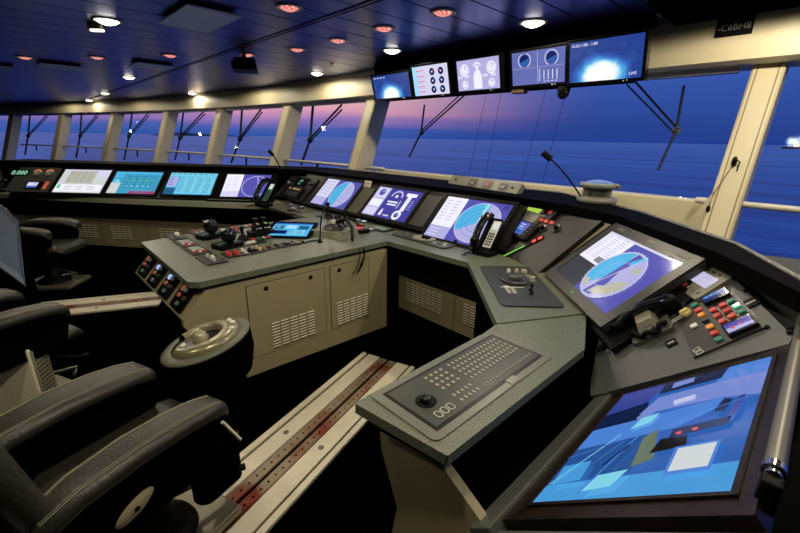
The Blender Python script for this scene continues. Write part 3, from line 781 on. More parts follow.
def scr_mimic(w, h):
    s = Scr(w, h); s.r(0, 0, 1, 1, 'teal').r(0, .9, 1, 1, 'cyan').r(.46, .0, 1, .12, 'mag').r(0, 0, .2, .5, 'lgrey').r(.02, .72, .2, .88, 'cyan').c(.1, .55, .1, 'tealp')
    for k in range(5):
        s.l(.25, .25+.13*k, .95, .25+.13*k, .012, 'dteal'); s.r(.32+.12*k, .3, .37+.12*k, .36, 'tealp').r(.3+.13*k, .56, .35+.13*k, .64, 'green')
    for k in range(4): s.l(.34+.17*k, .22, .34+.17*k, .8, .012, 'navy')
    return s
def scr_grid(w, h):
    s = Scr(w, h); s.r(0, 0, 1, 1, 'cyan').r(0, .84, 1, 1, 'tealp').r(0, 0, .22, .3, 'dteal').r(.02, .36, .2, .8, 'lilac')
    for k in range(4): s.r(.25+.185*k, .05, .42+.185*k, .8, 'tealp').rows(.26+.185*k, .08, .42+.185*k, .77, 8, 'teal', .4)
    s.rows(.04, .88, .95, .97, 1, 'teal', .5, 8).rows(.04, .4, .18, .76, 5, 'violet', .3)
    return s
def scr_line(w, h):
    s = Scr(w, h); s.r(0, 0, 1, 1, 'violet').r(0, .25, .38, 1, 'white').r(0, 0, .38, .25, 'panel').rows(.03, .3, .34, .9, 6, 'lilac', .15, 2)
    s.o(.70, .48, .45, .014, 'white').l(.70, .93, .82, .2, .014, 'white').l(.82, .2, .78, .1, .012, 'white')
    return s
def scr_dials(w, h):
    s = Scr(w, h); s.r(0, 0, 1, 1, 'panel').r(0, .0, .14, 1, 'bright')
    for j in range(5): s.r(.12, .12+.18*j, .34, .145+.18*j, 'red').r(.10, .06+.18*j, .40, .075+.18*j, 'lilac')
    for i in range(2):
        for j in range(3):
            x, y = .58+.25*i, .18+.30*j
            s.c(x, y, .125, 'navy').o(x, y, .125, .02, 'dgrey').l(x, y, x+.05-.1*i, y+.08, .02, 'red' if j == 2 else 'cyan').c(x, y, .03, 'white')
    return s
def scr_ship(w, h):
    s = Scr(w, h); s.r(0, 0, 1, 1, 'lilac')
    for x, y, r in ((.18, .68, .2), (.82, .68, .2), (.18, .2, .14), (.82, .2, .14)): s.c(x, y, r, 'white').o(x, y, r*.75, .02, 'lilac').l(x, y, x+.04, y+r*.6, .02, 'violet')
    s.p([(.40, .04), (.60, .04), (.60, .46), (.56, .6), (.5, .68), (.44, .6), (.40, .46)], 'white').o(.5, .72, .18, .05, 'white', 20, 160).c(.5, .74, .07, 'white').rows(.63, .40, .98, .5, 2, 'white', .5, 2).rows(.02, .40, .36, .5, 2, 'white', .5, 2)
    return s
def scr_attitude(w, h):
    s = Scr(w, h); s.r(0, 0, 1, 1, 'lilac').r(0, .0, .495, .50, 'wdial').r(0, .51, .495, 1, 'wdial').r(.505, .51, 1, 1, 'wdial').r(.505, 0, 1, .5, 'wdial')
    for x in (.25, .76): s.c(x, .74, .17, 'navy').c(x, .74, .16, 'blue', 200, 380).o(x, .74, .23, .025, 'panel', -60, 240)
    for k in range(4): s.r(.62+.08*k, .12, .632+.08*k, .4, 'white')
    s.rows(.53, .08, .57, .45, 6, 'white', .4).rows(.62, .05, .9, .08, 1, 'white', .6, 4).r(.17, .95, .32, .97, 'navy')
    return s
def camera_mat():
    """live picture: white spray or cloud over blue, drawn by noise inside the screen"""
    m = bpy.data.materials.new('live_picture'); m.use_nodes = True; t = m.node_tree; b = t.nodes['Principled BSDF']
    b.inputs['Base Color'].default_value = (.01, .01, .01, 1); b.inputs['Roughness'].default_value = .12
    tc = t.nodes.new('ShaderNodeTexCoord'); mp = t.nodes.new('ShaderNodeMapping'); mp.inputs['Location'].default_value = (.10, .62, 0); mp.inputs['Scale'].default_value = (4.6, 6.6, 1)
    g = t.nodes.new('ShaderNodeTexGradient'); g.gradient_type = 'SPHERICAL'; n = t.nodes.new('ShaderNodeTexNoise'); n.inputs['Scale'].default_value = 9; n.inputs['Detail'].default_value = 6
    ad = t.nodes.new('ShaderNodeMath'); ad.operation = 'MULTIPLY_ADD'; ad.inputs[1].default_value = .42; 
    r = t.nodes.new('ShaderNodeValToRGB'); e = r.color_ramp.elements
    while len(e) < 5: e.new(.5)
    for el_, (p_, c) in zip(e, ((.22, '#23408f'), (.42, '#3566c0'), (.56, '#4fb0e8'), (.68, '#d8f2ff'), (.8, '#ffffff'))): el_.position = p_; el_.color = (*lin(c), 1)
    t.links.new(tc.outputs['Object'], mp.inputs[0]); t.links.new(mp.outputs[0], g.inputs[0]); t.links.new(tc.outputs['Object'], n.inputs['Vector'])
    t.links.new(n.outputs['Fac'], ad.inputs[0]); t.links.new(g.outputs['Fac'], ad.inputs[2]); t.links.new(ad.outputs[0], r.inputs[0])
    t.links.new(r.outputs[0], b.inputs['Emission Color']); b.inputs['Emission Strength'].default_value = 1
    return m
LIVE = camera_mat()
def scr_live(w, h, words=True):
    s = Scr(w, h); s.q(-w/2, w/2, -h/2, h/2, 0, len(CK)); s.z = .001
    if words:
        s.t('10.20,1180- 1180', .02, .88, .10, 'white'); s.t('LIVE', .84, .08, .10, 'white')
    else: s.rows(.04, .86, .4, .95, 1, 'panel', .4, 4)
    return s
def scr_wing_reflect(w, h):  # glowing patches stand in for the room's reflections in the glass
    s = Scr(w, h); s.r(0, 0, 1, 1, 'wblue')
    def g(pts, c): s.p([(1-b, a) for a, b in pts][::-1], c)      # a: inboard to outboard, b: near to far
    g([(0, .0), (1, .0), (1, .16), (0, .12)], 'wcyan'); g([(0, .12), (.5, .16), (.46, .44), (.0, .40)], 'wmid')
    g([(0, .40), (.62, .46), (.85, .60), (.80, .66), (0, .58)], 'wbright')
    g([(0, .58), (.36, .61), (.30, .80), (0, .74)], 'wnavy'); g([(0, .74), (.30, .80), (.34, 1), (0, 1)], 'wviolet')
    g([(.30, .66), (.80, .66), (1, .62), (1, .86), (.36, .82)], 'wsoft'); g([(.72, .84), (1, .84), (1, 1), (.74, 1)], 'wbright'); g([(.34, .86), (.74, .88), (.76, 1), (.34, 1)], 'wnavy')
    g([(.42, .90), (.56, .92), (.55, .98), (.41, .97)], 'wsoft'); g([(.30, .62), (.37, .72), (.42, .66), (.37, .55)], 'wsoft')
    g([(.52, .68), (.64, .70), (.63, .75), (.50, .73)], 'pale'); g([(.32, .50), (.44, .54), (.46, .62), (.35, .60)], 'tealp')
    g([(.50, .18), (.60, .22), (.52, .46), (.46, .40)], 'wolive'); g([(.62, .36), (.90, .40), (.90, .46), (.62, .43)], 'wnavy'); g([(.56, .26), (.74, .28), (.72, .36), (.58, .36)], 'black')
    g([(.70, .10), (.90, .11), (.90, .29), (.69, .28)], 'wbright'); g([(.715, .12), (.885, .13), (.885, .275), (.71, .265)], 'lgrey')
    g([(.30, .04), (.46, .06), (.50, .16), (.34, .14)], 'tealp'); g([(.06, .10), (.24, .12), (.22, .26), (.04, .24)], 'wcyan'); g([(.80, .52), (.86, .50), (.88, .60), (.83, .62)], 'wnavy'); g([(.88, .44), (.92, .46), (.94, .62), (.91, .62)], 'wviolet')
    s.c(1-.38, .67, .016, 'red').c(1-.39, .75, .016, 'red')
    s.l(.98, .30, .56, .44, .012, 'wbright').l(.9, .05, .55, .30, .01, 'tealp').l(.70, .02, .42, .96, .008, 'wbright').l(.80, .33, .66, .42, .014, 'wnavy')
    return s
def display(name, label, cat, P, pts, draw, mg=.03, th=.0115, bz=None, group=None, btns=0, bevel=.004, lift=0.):
    F, w, h = rect(P, *pts)
    F = F @ Matrix.Translation((0, 0, lift))
    o = thing(name, label, cat, F, group)
    s = draw(w, h); s.build('screen', CM+[LIVE], o, Matrix.Translation((0, 0, .0012)))
    b = MB(); W_, H_ = w/2+mg, h/2+mg
    b.box(-W_, W_, -H_, H_, -th, 0); b.build('housing', bz or BLACK, o, bevel=bevel)
    b = MB()
    for x0, x1, y0, y1 in ((-W_, W_, h/2, H_), (-W_, W_, -H_, -h/2), (-W_, -w/2, -h/2, h/2), (w/2, W_, -h/2, h/2)): b.box(x0, x1, y0, y1, 0, .006)
    b.build('bezel', bz or BLACK, o, bevel=.0015)
    if btns:
        for k in range(btns): MB().cyl((w*.28+k*.022, -h/2-mg*.5, .006), .005, .002, seg=10).build('button', LGREY, o)
    return o
def dsp(*a, **k): return display('display', a[0], 'screen', *a[1:], **k)
G = 'screens set in the front console'
dsp('front console radar screen with cyan and lilac circle, behind the black handset', P_FRONT, [(427, 234), (489, 252.5), (511, 206), (447, 195.5)], lambda w, h: scr_radar(w, h), group=G, mg=.035)
dsp('front console screen of white gauges and ship outline on violet', P_FRONT, [(360, 213), (405, 223), (423.5, 193), (382, 186.5)], scr_conning, group=G, mg=.035)
dsp('radar screen split cyan and lilac inside an oval, left on the front console', P_FRONT, [(310, 203), (345, 210), (361.5, 183.5), (329, 178.5)], scr_oval, group=G, mg=.035)
G = 'screens set in the port console'
dsp('pale grey data screen, first of the four on the far left console', P_PORT, [(54, 193), (102, 193), (111, 170), (63, 170)], scr_table, group=G)
dsp('blue plant diagram screen with a magenta bar on the far left console', P_PORT, [(107, 193.5), (156, 194), (162, 172.3), (116, 172)], scr_mimic, group=G)
dsp('cyan screen of four tables on the far left console', P_PORT, [(163, 194.5), (212, 195), (217, 173.5), (171, 173)], scr_grid, group=G)
dsp('violet radar screen with a thin white circle beside the white-faced handset', P_PORT, [(221, 196.5), (265, 198), (272, 175.5), (227, 174)], scr_line, group=G)
# big chart screen in the corner, standing proud of the console
o = dsp('big chart screen with a round radar picture in the corner console', P_CORN, [(556, 272), (608, 314), (683, 264), (612, 231.5)], scr_chart, mg=.06, th=.045, bz=mat('monitor_grey_brown', '#2a2822', rough=.35), bevel=.010)
F, cw, ch = rect(P_CORN, (556, 272), (608, 314), (683, 264), (612, 231.5))
for x, y, w_ in ((-cw*.42, ch/2+.03, .07), (cw*.05, ch/2+.035, .06), (cw*.42, ch/2+.03, .10)): MB().box(x-w_/2, x+w_/2, y-.008, y+.008, .006, .0075).build('name_strip', mat('strip_grey', '#6a685e', rough=.5), o)
MB().cyl((0, -ch/2-.03, .006), .006, .002, seg=12).build('power_light', em('#6fd24a', 1.2), o)
# large display of the wing
o = dsp('large blue display lying in the sloping wing console at bottom right', P_WING, [(620, 395), (531, 500), (737, 487), (766, 353)], scr_wing_reflect, mg=.012, th=.0005, bz=_mats['wing_brown'], bevel=0, lift=-.0112)
F, ww, wh = rect(P_WING, (620, 395), (531, 500), (737, 487), (766, 353))
for k in range(8): MB().box(-ww*.14+k*.022-.006, -ww*.14+k*.022+.006, -wh/2-.045, -wh/2-.037, -.0118, -.0105).build('touch_mark', LGREY, o)
MB().cyl((.26, wh/2+.012, -.0118), .010, .002, seg=14, sy=.6).build('sensor', GLOSSB, o)

# ---- monitors hung over the window
MH = thing('monitor_housing', 'black overhead housing that carries the row of hanging monitors', 'housing', W((-2.4, 3.3, 2.45)))
I = MH.matrix_basis.inverted()
MB().box(-3.90, -1.16, 3.30, 3.52, 2.07, 2.449).build('back_box', BLACKM, MH, I)
MB().box(-3.60, -1.02, 3.20, 3.32, 2.372, 2.449).build('top_box', BLACKM, MH, I, bevel=.01)
struct(MB().box(-.97, 3.2, 2.93, 3.57, 2.425, 2.449).build('trim_40', BLACKM))
def tri(p0, p1): return frame((0, 3.2, 2.05), (1, 0, 0), Vector((0, -.09, .31)))
P_MON = frame((0, 3.2, 2.05), (1, 0, 0), Vector((0, -.08, .31)))
G = 'monitors hung in a row over the big window'
mons = [('overhead monitor with a live picture of white spray, left-most of the row', [(375, 99), (410, 96.5), (410, 72.5), (373, 76)], lambda w, h: scr_live(w, h, False)),
        ('overhead monitor with red text lines and six dark round gauges', [(415, 96), (449.5, 93.5), (448, 63), (412.5, 67)], scr_dials),
        ('overhead monitor with white gauges around a white ship shape', [(459, 91), (500, 88), (499.5, 56), (456.5, 61)], scr_ship),
        ('overhead monitor split in violet quarters with two dark balls', [(513, 85.5), (565.5, 82), (565, 46.5), (512, 53)], scr_attitude),
        ('overhead monitor with a live picture of white cloud, right-most of the row', [(570, 82.5), (643, 77.5), (644, 32.5), (569.5, 43.5)], lambda w, h: scr_live(w, h, True))]
for lab, pts, fn in mons:
    o = display('overhead_monitor', lab, 'monitor', P_MON, pts, fn, mg=.022, th=.055, bz=GLOSSB, group=G, btns=2)
    MB().box(-.06, .06, -.05, .05, -.10, -.05).build('mount', BLACKM, o)
for px, py in ((407, 82), (454, 80), (506, 72)):
    q = at_plane(px, py, P_MON.translation, P_MON.col[2].to_3d())
q = at_plane(517, 91, Vector((0, 3.2, 0)), Vector((0, 1, 0)))
BX = thing('mounted_sensor', 'small brown box fixed under the overhead monitor with violet quarters', 'sensor', W((q.x, q.y+.04, q.z)))
MB().box(-.055, .055, -.04, .04, -.018, .018).build('body', mat('sensor_brown', '#5f4a30', rough=.5), BX, bevel=.006); MB().box(-.05, .03, -.042, -.039, .018, .028).build('clip', mat('clip_yellow', '#b9a56c', rough=.5), BX)
q = at_plane(561, 92, Vector((0, 3.2, 0)), Vector((0, 1, 0)))
DC = thing('mounted_camera', 'black dome camera under the gap between the two right-most overhead monitors', 'camera', W((q.x, q.y+.04, q.z)))
MB().ball((0, 0, -.005), .045, seg=18).build('dome', GLOSSB, DC); MB().cyl((0, 0, .01), .05, .03).build('base', BLACK, DC)

# sign on the fascia
q, n = wpt(-.8, HZ)
fy = q.y-.33
c0 = [at_plane(*p, Vector((0, fy, 0)), Vector((0, 1, 0))) for p in ((714, 38.5), (752, 33.5), (757, 12.5), (718.5, 18))]
w_ = ((c0[1].x-c0[0].x)+(c0[2].x-c0[3].x))/2; h_ = ((c0[3].z-c0[0].z)+(c0[2].z-c0[1].z))/2; c = sum(c0, Vector())/4
SG = thing('call_sign_plate', 'black plate with raised pale call sign lettering on the cream fascia', 'sign', frame((c.x, fy-.008, c.z), (1, 0, 0), (0, 0, 1)))
MB().box(-w_/2, w_/2, -h_/2, h_/2, -.007, 0).build('plate', BLACK, SG, bevel=.001)
MB().text('-C6BH8', 0, -.025, .052, .001, 0, 'CENTER').q(-.02, .02, .03, .034, .001, 1).build('lettering', [LGREY, DGREY], SG)

# ------------------------------------------------------------------ wipers outside the glass
WIPM = mat('wiper_black', '#10131a', rough=.5)
def wiper(label, arm_top, hub, b0, b1, k=1., plane_y=None):
    """arm from the top of the window down to a hub, blade across the hub; pixels give the points on the leaning glass"""
    q, n = wpt(-2, HZ); lean = .34/(HZ-SZ); N = Vector((0, 1, -lean)).normalized(); P0 = Vector((0, 3.9+.05, HZ))
    p = [at_plane(*x, P0, N) for x in (arm_top, hub, b0, b1)]
    o = thing('window_wiper', label, 'wiper', W(p[1]), 'wipers outside the windows'); I = W(-p[1])
    d = (p[1]-p[0]).normalized(); sd = d.cross(N).normalized()*.028
    MB().tube([p[0]+sd, p[1]+sd*.6], .009*k, seg=6).build('arm', WIPM, o, I); MB().tube([p[0]-sd, p[1]-sd*.6], .007*k, seg=6).build('arm', WIPM, o, I)
    MB().tube([p[2], (p[2]*.5+p[1]*.5), p[1], (p[3]*.5+p[1]*.5), p[3]], .011*k, seg=6).build('blade', WIPM, o, I)
    MB().cyl((0, 0, 0), .03, .02, axis='y', seg=12).build('hub', STEEL, o)
wiper('black wiper hanging at the left side of the big window', (470, 88), (421, 132.5), (424.5, 105), (409, 157))
wiper('black wiper hanging at the right side of the big window', (630, 82), (676, 131), (684, 86), (658, 170))
def wiper_c(label, px):
    """the same wiper on one of the curved left windows"""
    qs = []
    for (x, y) in px:
        best = None; d = ray(x, y); t = 1.0
        while t < 60:
            c = CAM+d*t; g = wpt(c.x, c.z)[0]
            if c.y > g.y+.08: best = c; break
            t += .02
        qs.append(best)
    top, hub, b0, b1 = qs
    o = thing('window_wiper', label, 'wiper', W(hub), 'wipers outside the windows'); I = W(-hub)
    u = Vector((0, 0, .035))
    MB().tube([top+u, hub+u*.6], .016, seg=6).build('arm', WIPM, o, I); MB().tube([top-u, hub-u*.6], .013, seg=6).build('arm', WIPM, o, I)
    MB().tube([b0, hub, b1], .022, seg=6).build('blade', WIPM, o, I); MB().ball((0, 0, 0), .05).build('hub', WIPM, o)
nth = ['first', 'second', 'third', 'fourth', 'fifth', 'sixth']
for k, (a, h, c, e) in enumerate((((342, 107), (310, 140), (313, 106), (301, 165)), ((262, 110), (240, 139), (242, 110), (231, 163)), ((205, 112), (180, 138), (183.5, 112), (175, 160)), ((149, 114), (129, 136), (132, 114), (124, 160)), ((98, 115), (80, 136), (81.5, 115), (76, 158)), ((48, 115), (28, 136), (30, 115), (25, 155)))):
    wiper_c('black wiper in the %s side window left of the big window' % nth[k], (a, h, c, e))
for k, (a, c) in enumerate((((486, 95), (468, 180)), ((501, 94), (484, 182)), ((546, 90), (521, 184)), ((566, 92), (541, 187)))):
    q, n = wpt(-2, HZ); N = Vector((0, 1, -.34/(HZ-SZ))).normalized(); P0 = Vector((0, 4.25, HZ))
    p0, p1 = at_plane(*a, P0, N), at_plane(*c, P0, N); d = (p1-p0)
    o = MB().tube([p0-d*.08-p1, d*.04], .0022, seg=5).build('hanging_wire', WIPM, None, W(p1))
    tag(o, 'thin wire outside the big window, %s from the left of four' % nth[k], 'wire', 'thin wires outside the big window')
# cord hanging on the right-hand mullion
yM = 3.9-.34*.5-.02-.165
def pm(px, py):
    q, n = wpt(-.425, HZ); lean = .34/(HZ-SZ); return at_plane(px, py, Vector((0, 3.9-.02-.175, HZ)), Vector((0, 1, -lean)).normalized())
p0, p1, p2 = pm(734, 163), pm(712, 196), pm(708, 209)
o = thing('blind_cord', 'thin pull cord on a black hook on the cream mullion', 'cord', W(p0)); I = W(-p0)
MB().tube([p0, p1, p2], .003, seg=6).build('cord', mat('cord_grey', '#6f6650', rough=.7), o, I)
MB().ball((0, 0, .01), .022, sx=.7, sz=1.5).build('hook', BLACK, o); MB().ball(tuple(p2-p0), .012, sz=2).build('pull', BLACK, o)
MB().tube([(.01, -.01, .02), (.03, -.012, .01), (.026, -.012, -.05)], .004).build('loop', BLACK, o)
# ------------------------------------------------------------------ small instruments
def dev(name, label, cat, M, group=None): return thing(name, label, cat, M, group)
def place(P, px, py, rot=0, lift=0.): return at(P, px, py, rot, lift)
DT = sub(P_DESK, 0, 0, 0, .005)          # top of the desks
DTT = sub(P_DESK, 0, 0, 0, .004)

# -- keyboard with trackball let into the arm desk
u0, v0 = uv(DTT, 390, 388); u1, v1 = uv(DTT, 543, 357); u2, v2 = uv(DTT, 444, 422); 
KB = dev('keyboard', 'recessed keyboard with black trackball in the near arm desk', 'keyboard', sub(P_DESK, -.715, 1.045, 90, .0035))
L, Wd = .62, .235
MB().rr(0, 0, L+.07, Wd+.055, .025, -.002, .004).build('surround', mat('surround_grey', '#6b6e62', rough=.35, noise=.3, nscale=200), KB, bevel=.002)
MB().box(-L/2, L/2, -Wd/2, Wd/2, .003, .0055).build('bezel', BEZEL, KB, bevel=.001)
MB().box(-L/2+.01, L/2-.01, -Wd/2+.012, Wd/2-.012, .005, .0065).build('key_field', mat('membrane', '#363a30', rough=.4), KB)
KEY = mat('key_mark', '#c9c7b8', rough=.5)
b = MB()
def keys(b, x0, x1, y0, y1, nx, ny, f=.62, z0=.0065, z1=.0085):
    for i in range(nx):
        for j in range(ny):
            cx = x0+(x1-x0)*(i+.5)/nx; cy = y0+(y1-y0)*(j+.5)/ny
            w_, h_ = (x1-x0)/nx*f, (y1-y0)/ny*f
            b.box(cx-w_/2, cx+w_/2, cy-h_/2, cy+h_/2, z0, z1-.001, 1).box(cx-w_*.38, cx+w_*.30, cy-h_*.32, cy+h_*.30, z1-.001, z1)
keys(b, -.03, .285, -.035, .095, 14, 5); keys(b, -.03, .285, -.088, -.068, 18, 1); keys(b, -.155, -.05, -.01, .095, 4, 4); keys(b, -.155, -.05, -.092, -.03, 5, 2)
b.build('keys', [mat('key_top', '#a5a392', rough=.5), mat('key_rim', '#5c5d52', rough=.5)], KB)
MB().ball((-.235, -.005, .006), .022, seg=20).build('trackball', GLOSSB, KB)
MB().lathe([(.024, .0065), (.034, .0065), (.034, .009), (.024, .010)], (-.235, -.005, 0), seg=24).build('ball_ring', BLACK, KB)
for k in range(3): MB().rr(-.255+.028*k, -.075, .022, .03, .007, .0065, .0095).rr(-.255+.028*k, -.075, .016, .024, .005, .0095, .0098, 1).build('ball_button', [KEY, DGREY], KB)
MB().box(.05, .10, -Wd/2-.022, -Wd/2+.006, .004, .007).build('name_tab', mat('tab_grey', '#8a8a7c', rough=.4), KB)

# -- plate with oval dial on the diagonal desk
PD = sub(P_DIAG, 0, 0, 0, .004)
F, w_, h_ = rect(PD, (499, 306), (556, 296), (523, 263), (478, 265))
def dial_plate(o, w_, h_, k=1.):
    MB().rr(0, 0, w_, h_, .02, -.001, .006).build('plate', mat('inset_plate', '#2e2f2c', rough=.38, noise=.2, nscale=60), o, bevel=.002)
F = frame(PD.translation, PD.col[0].to_3d(), PD.col[1].to_3d())
c = at_z(517, 284, .857)
OD = dev('dial_unit', 'dark inset panel with an oval dial between two rows of knobs on the diagonal desk', 'control panel', frame(c, (.7071, -.7071, 0), (.7071, .7071, 0)))
MB().rr(0, 0, .66, .32, .03, -.003, .004).build('plate', mat('inset_plate', '#34372f', rough=.38, noise=.2, nscale=60), OD, bevel=.002)
o = MB().lathe([(.001, .004), (.085, .004), (.09, .008), (.088, .016), (.075, .020), (.062, .012), (.05, .010), (.001, .012)], (-.05, 0, 0), seg=32, sx=1.0, sy=.95).build('dial', mat('dial_grey', '#3b3c38', rough=.3), OD)
MB().rr(-.05, 0, .05, .075, .02, .012, .03).ball((-.02, .02, .03), .015).build('dial_grip', GREYP, o, bevel=.004)
for k, (x, y) in enumerate(((-.21, .09), (-.21, .05), (-.20, .10), (-.08, .115), (-.21, -.0))): MB().cyl((x, y, .004), .013, .018, r2=.011, seg=16).build('knob', LGREY if k < 4 else WHITE, OD)
for k in range(4): MB().box(-.16+.035*k, -.135+.035*k, .085, .12, .004, .008).build('key', MGREY, OD, bevel=.001)
for k in range(8): MB().box(.08+.022*(k % 4), .095+.022*(k % 4), -.09+.03*(k//4), -.07+.03*(k//4), .004, .007).build('key', LGREY, OD)
MB().box(.065, .072, -.11, .02, .004, .006).build('label_strip', WHITE, OD)
MB().box(.05, .065, -.09, -.06, .004, .006).build('label_strip', WHITE, OD)
lv = MB().tube([(.17, .03, .004), (.17, .03, .05)], .005).build('lever', BLACK, OD)
MB().box(.14, .20, .024, .036, .018, .026).ball((.17, .03, .055), .010).build('lever_knob', BLACK, lv)

# -- panel with ring dial on the front desk, orange push button
c = at_z(424, 239, .857)
RD = dev('dial_unit', 'dark inset panel with a pale ring dial at the right end of the front desk', 'control panel', frame(c, (.96, -.02, 0), (.02, .96, 0)))
MB().rr(0, 0, .62, .20, .03, -.003, .004).build('plate', _mats['inset_plate'], RD, bevel=.002)
o = MB().lathe([(.001, .004), (.095, .004), (.10, .008), (.095, .014), (.07, .014), (.062, .008), (.001, .007)], (.0, 0, 0), seg=32, sx=1.1, sy=.85).build('dial', mat('dial_pale', '#8d8c7e', rough=.28), RD)
MB().rr(0, .005, .03, .05, .012, .008, .03).rr(.04, .0, .02, .04, .008, .008, .025).build('dial_grip', BLACK, o, bevel=.003)
for k in range(10): MB().box(-.27+.03*(k % 5), -.25+.03*(k % 5), -.04+.05*(k//5), -.015+.05*(k//5), .004, .008).build('key', GREYP if k % 3 else MGREY, RD, bevel=.001)
for k in range(8): MB().box(.14+.035*(k % 4), .165+.035*(k % 4), -.05+.05*(k//4), -.02+.05*(k//4), .004, .008).build('key', GREYP if k % 3 else LGREY, RD, bevel=.001)
for x in (.285, .27): MB().cyl((x, .07, .004), .008, .03, seg=12).build('switch', BLACK, RD)
OB = dev('push_button', 'orange mushroom push button on the front desk below the gauges screen', 'button', place(DT, 404, 225))
MB().cyl((0, 0, 0), .022, .012, seg=18).build('collar', DGREY, OB); MB().lathe([(.001, .036), (.018, .034), (.024, .026), (.022, .012)]).build('cap', ORANGE, OB)

# -- handsets
def handset(label, P, px, py, rot, face, size=1.0, lean=48):
    F = at(P, px, py, rot) @ Matrix.Scale(size, 4)
    o = dev('telephone', label, 'telephone', F)
    MB().rr(0, .0, .15, .12, .03, 0, .03).build('base', BLACK, o, bevel=.006)
    K = Matrix.Translation((0, -.01, .03)) @ Matrix.Rotation(R(lean), 4, 'X')
    MB().rr(0, .11, .11, .25, .02, -.02, .015).build('cradle', GLOSSB, o, K, bevel=.006)
    h = MB(); rings = []
    for k in range(13):
        t = k/12; y = -.02+.27*t; z = .045+.035*math.sin(PI*t)+(.0 if .15 < t < .85 else -.012); r = .026 if .2 < t < .8 else .036
        rings.append([(-.052+r*math.cos(2*PI*i/12), y, z+r*.8*math.sin(2*PI*i/12)) for i in range(12)])
    h.loft(rings); h.build('handset', GLOSSB, o, K)
    MB().box(-.01, .05, .015, .215, .015, .019).build('key_face', face, o, K, bevel=.002)
    b = MB()
    for i in range(3):
        for j in range(5): b.box(-.002+.016*i, .009+.016*i, .03+.02*j, .042+.02*j, .019, .022)
    b.build('keys', DGREY, o, K)
    MB().box(.0, .042, .15, .205, .019, .021).build('key_label', em('#dfe6d8', .9), o, K)
    pts = [(-.06+.01*math.cos(k*.9), -.05-.004*k+.01*math.sin(k*.9), .012+.006*math.sin(k*.5)) for k in range(26)]
    MB().tube(pts, .004, seg=6).build('cord', BLACK, o)
    return o
handset('black corded handset with a pale label standing before the radar screen', P_DESK, 484, 254, 2, mat('phone_face', '#d5d7d2', rough=.4), 1.1, 52)
handset('handset with green and white face standing at the end of the far left console', P_PDESK, 264, 206, -25, mat('phone_face_green', '#4f8f7c', rough=.4), 1.25, 48)

# -- instruments in the corner panel (plane P_MID)
PM = P_MID @ Matrix.Translation((0, 0, -.012))
F, w_, h_ = rect(PM, (510, 217), (537, 224), (549, 209.5), (525, 202))
KT = dev('keypad_terminal', 'grey keypad terminal with a green display in the corner panel', 'terminal', F)
MB().rr(0, 0, w_+.02, h_+.02, .012, 0, .03).build('case', MGREY, KT, bevel=.004)
MB().box(-.02, w_*.42, .0, h_*.40, .03, .033).build('display', em('#a8cf52', 1.0), KT)
b = MB()
for i in range(4):
    for j in range(3): MB().box(-w_*.46+i*.034, -w_*.46+i*.034+.024, -h_*.42+j*.05, -h_*.42+j*.05+.034, .03, .035).build('key', MGREY, KT, bevel=.001)
for i in range(4): MB().box(.0+i*.036, .026+i*.036, -h_*.42, -h_*.42+.03, .03, .035).build('key', MGREY, KT, bevel=.001)
F, w_, h_ = rect(PM, (502, 231), (524, 237), (532, 226), (511, 219))
NV = dev('navigation_display', 'black boxed instrument with a small violet and red screen below the keypad terminal', 'instrument', F @ Matrix.Translation((.01, 0, 0)))
MB().rr(.03, -.005, w_+.11, h_+.03, .02, 0, .03).build('case', BLACK, NV, bevel=.006)
s = Scr(w_, h_); s.r(0, 0, 1, 1, 'violet').rows(.04, .1, .96, .9, 4, 'bright', .4, 3).p([(0, .1), (.28, 0), (.4, .5), (.1, .9)], 'mag').r(.6, .1, .94, .4, 'blue').r(.04, .7, .34, .9, 'red')
s.build('screen', CM, NV, Matrix.Translation((0, 0, .031)))
for k in range(4): MB().cyl((w_/2+.035, -h_*.4+k*h_*.27, .03), .010, .006, seg=12).build('button', DGREY, NV)
F, w_, h_ = rect(PM, (542, 217), (551, 221.5), (561, 212.5), (552, 206.5))
BD = dev('indicator_unit', 'small black unit with a red reading beside the keypad terminal', 'instrument', F)
MB().rr(0, 0, w_+.02, h_+.02, .01, 0, .03).build('case', GLOSSB, BD, bevel=.003)
MB().text('18', -.012, -.02, .045, .0305).build('reading', REDL, BD)
for k, (px, py) in enumerate(((541.5, 220), (546.5, 221.5), (552, 223))):
    u, v = uv(BD.matrix_basis, px, py)
    MB().box(u-.016, u+.016, v-.012, v+.012, 0, .012).build('red_key', em('#d8604a', .9), BD, bevel=.002)
LB = dev('light_strip', 'slanted strip with two red lights and a green end in the corner panel', 'indicator', at(PM, 528, 245, 58))
MB().box(-.20, .12, -.014, .014, 0, .006).build('strip', BLACK, LB, bevel=.001)
for x in (.05, .095): MB().box(x-.014, x+.014, -.011, .011, .006, .012).build('red_light', em('#ff4a36', 1.4), LB, bevel=.002)
MB().box(-.19, -.02, -.006, .006, .006, .009).build('green_light', em('#7fc95a', .9), LB)
for k, (px, py, lab) in enumerate(((543.5, 229, 'black selector knob left of the pair in the corner panel'), (557, 229, 'black selector knob right of the pair in the corner panel'))):
    o = dev('selector_knob', lab, 'knob', at(PM, px, py), 'selector knobs in the corner panel')
    MB().cyl((0, 0, 0), .030, .006, seg=18).build('dial', DGREY, o); MB().cyl((0, 0, .006), .016, .025, r2=.013, seg=16).build('grip', BLACK, o); MB().box(-.004, .004, 0, .03, .006, .014).build('pointer', LGREY, o)
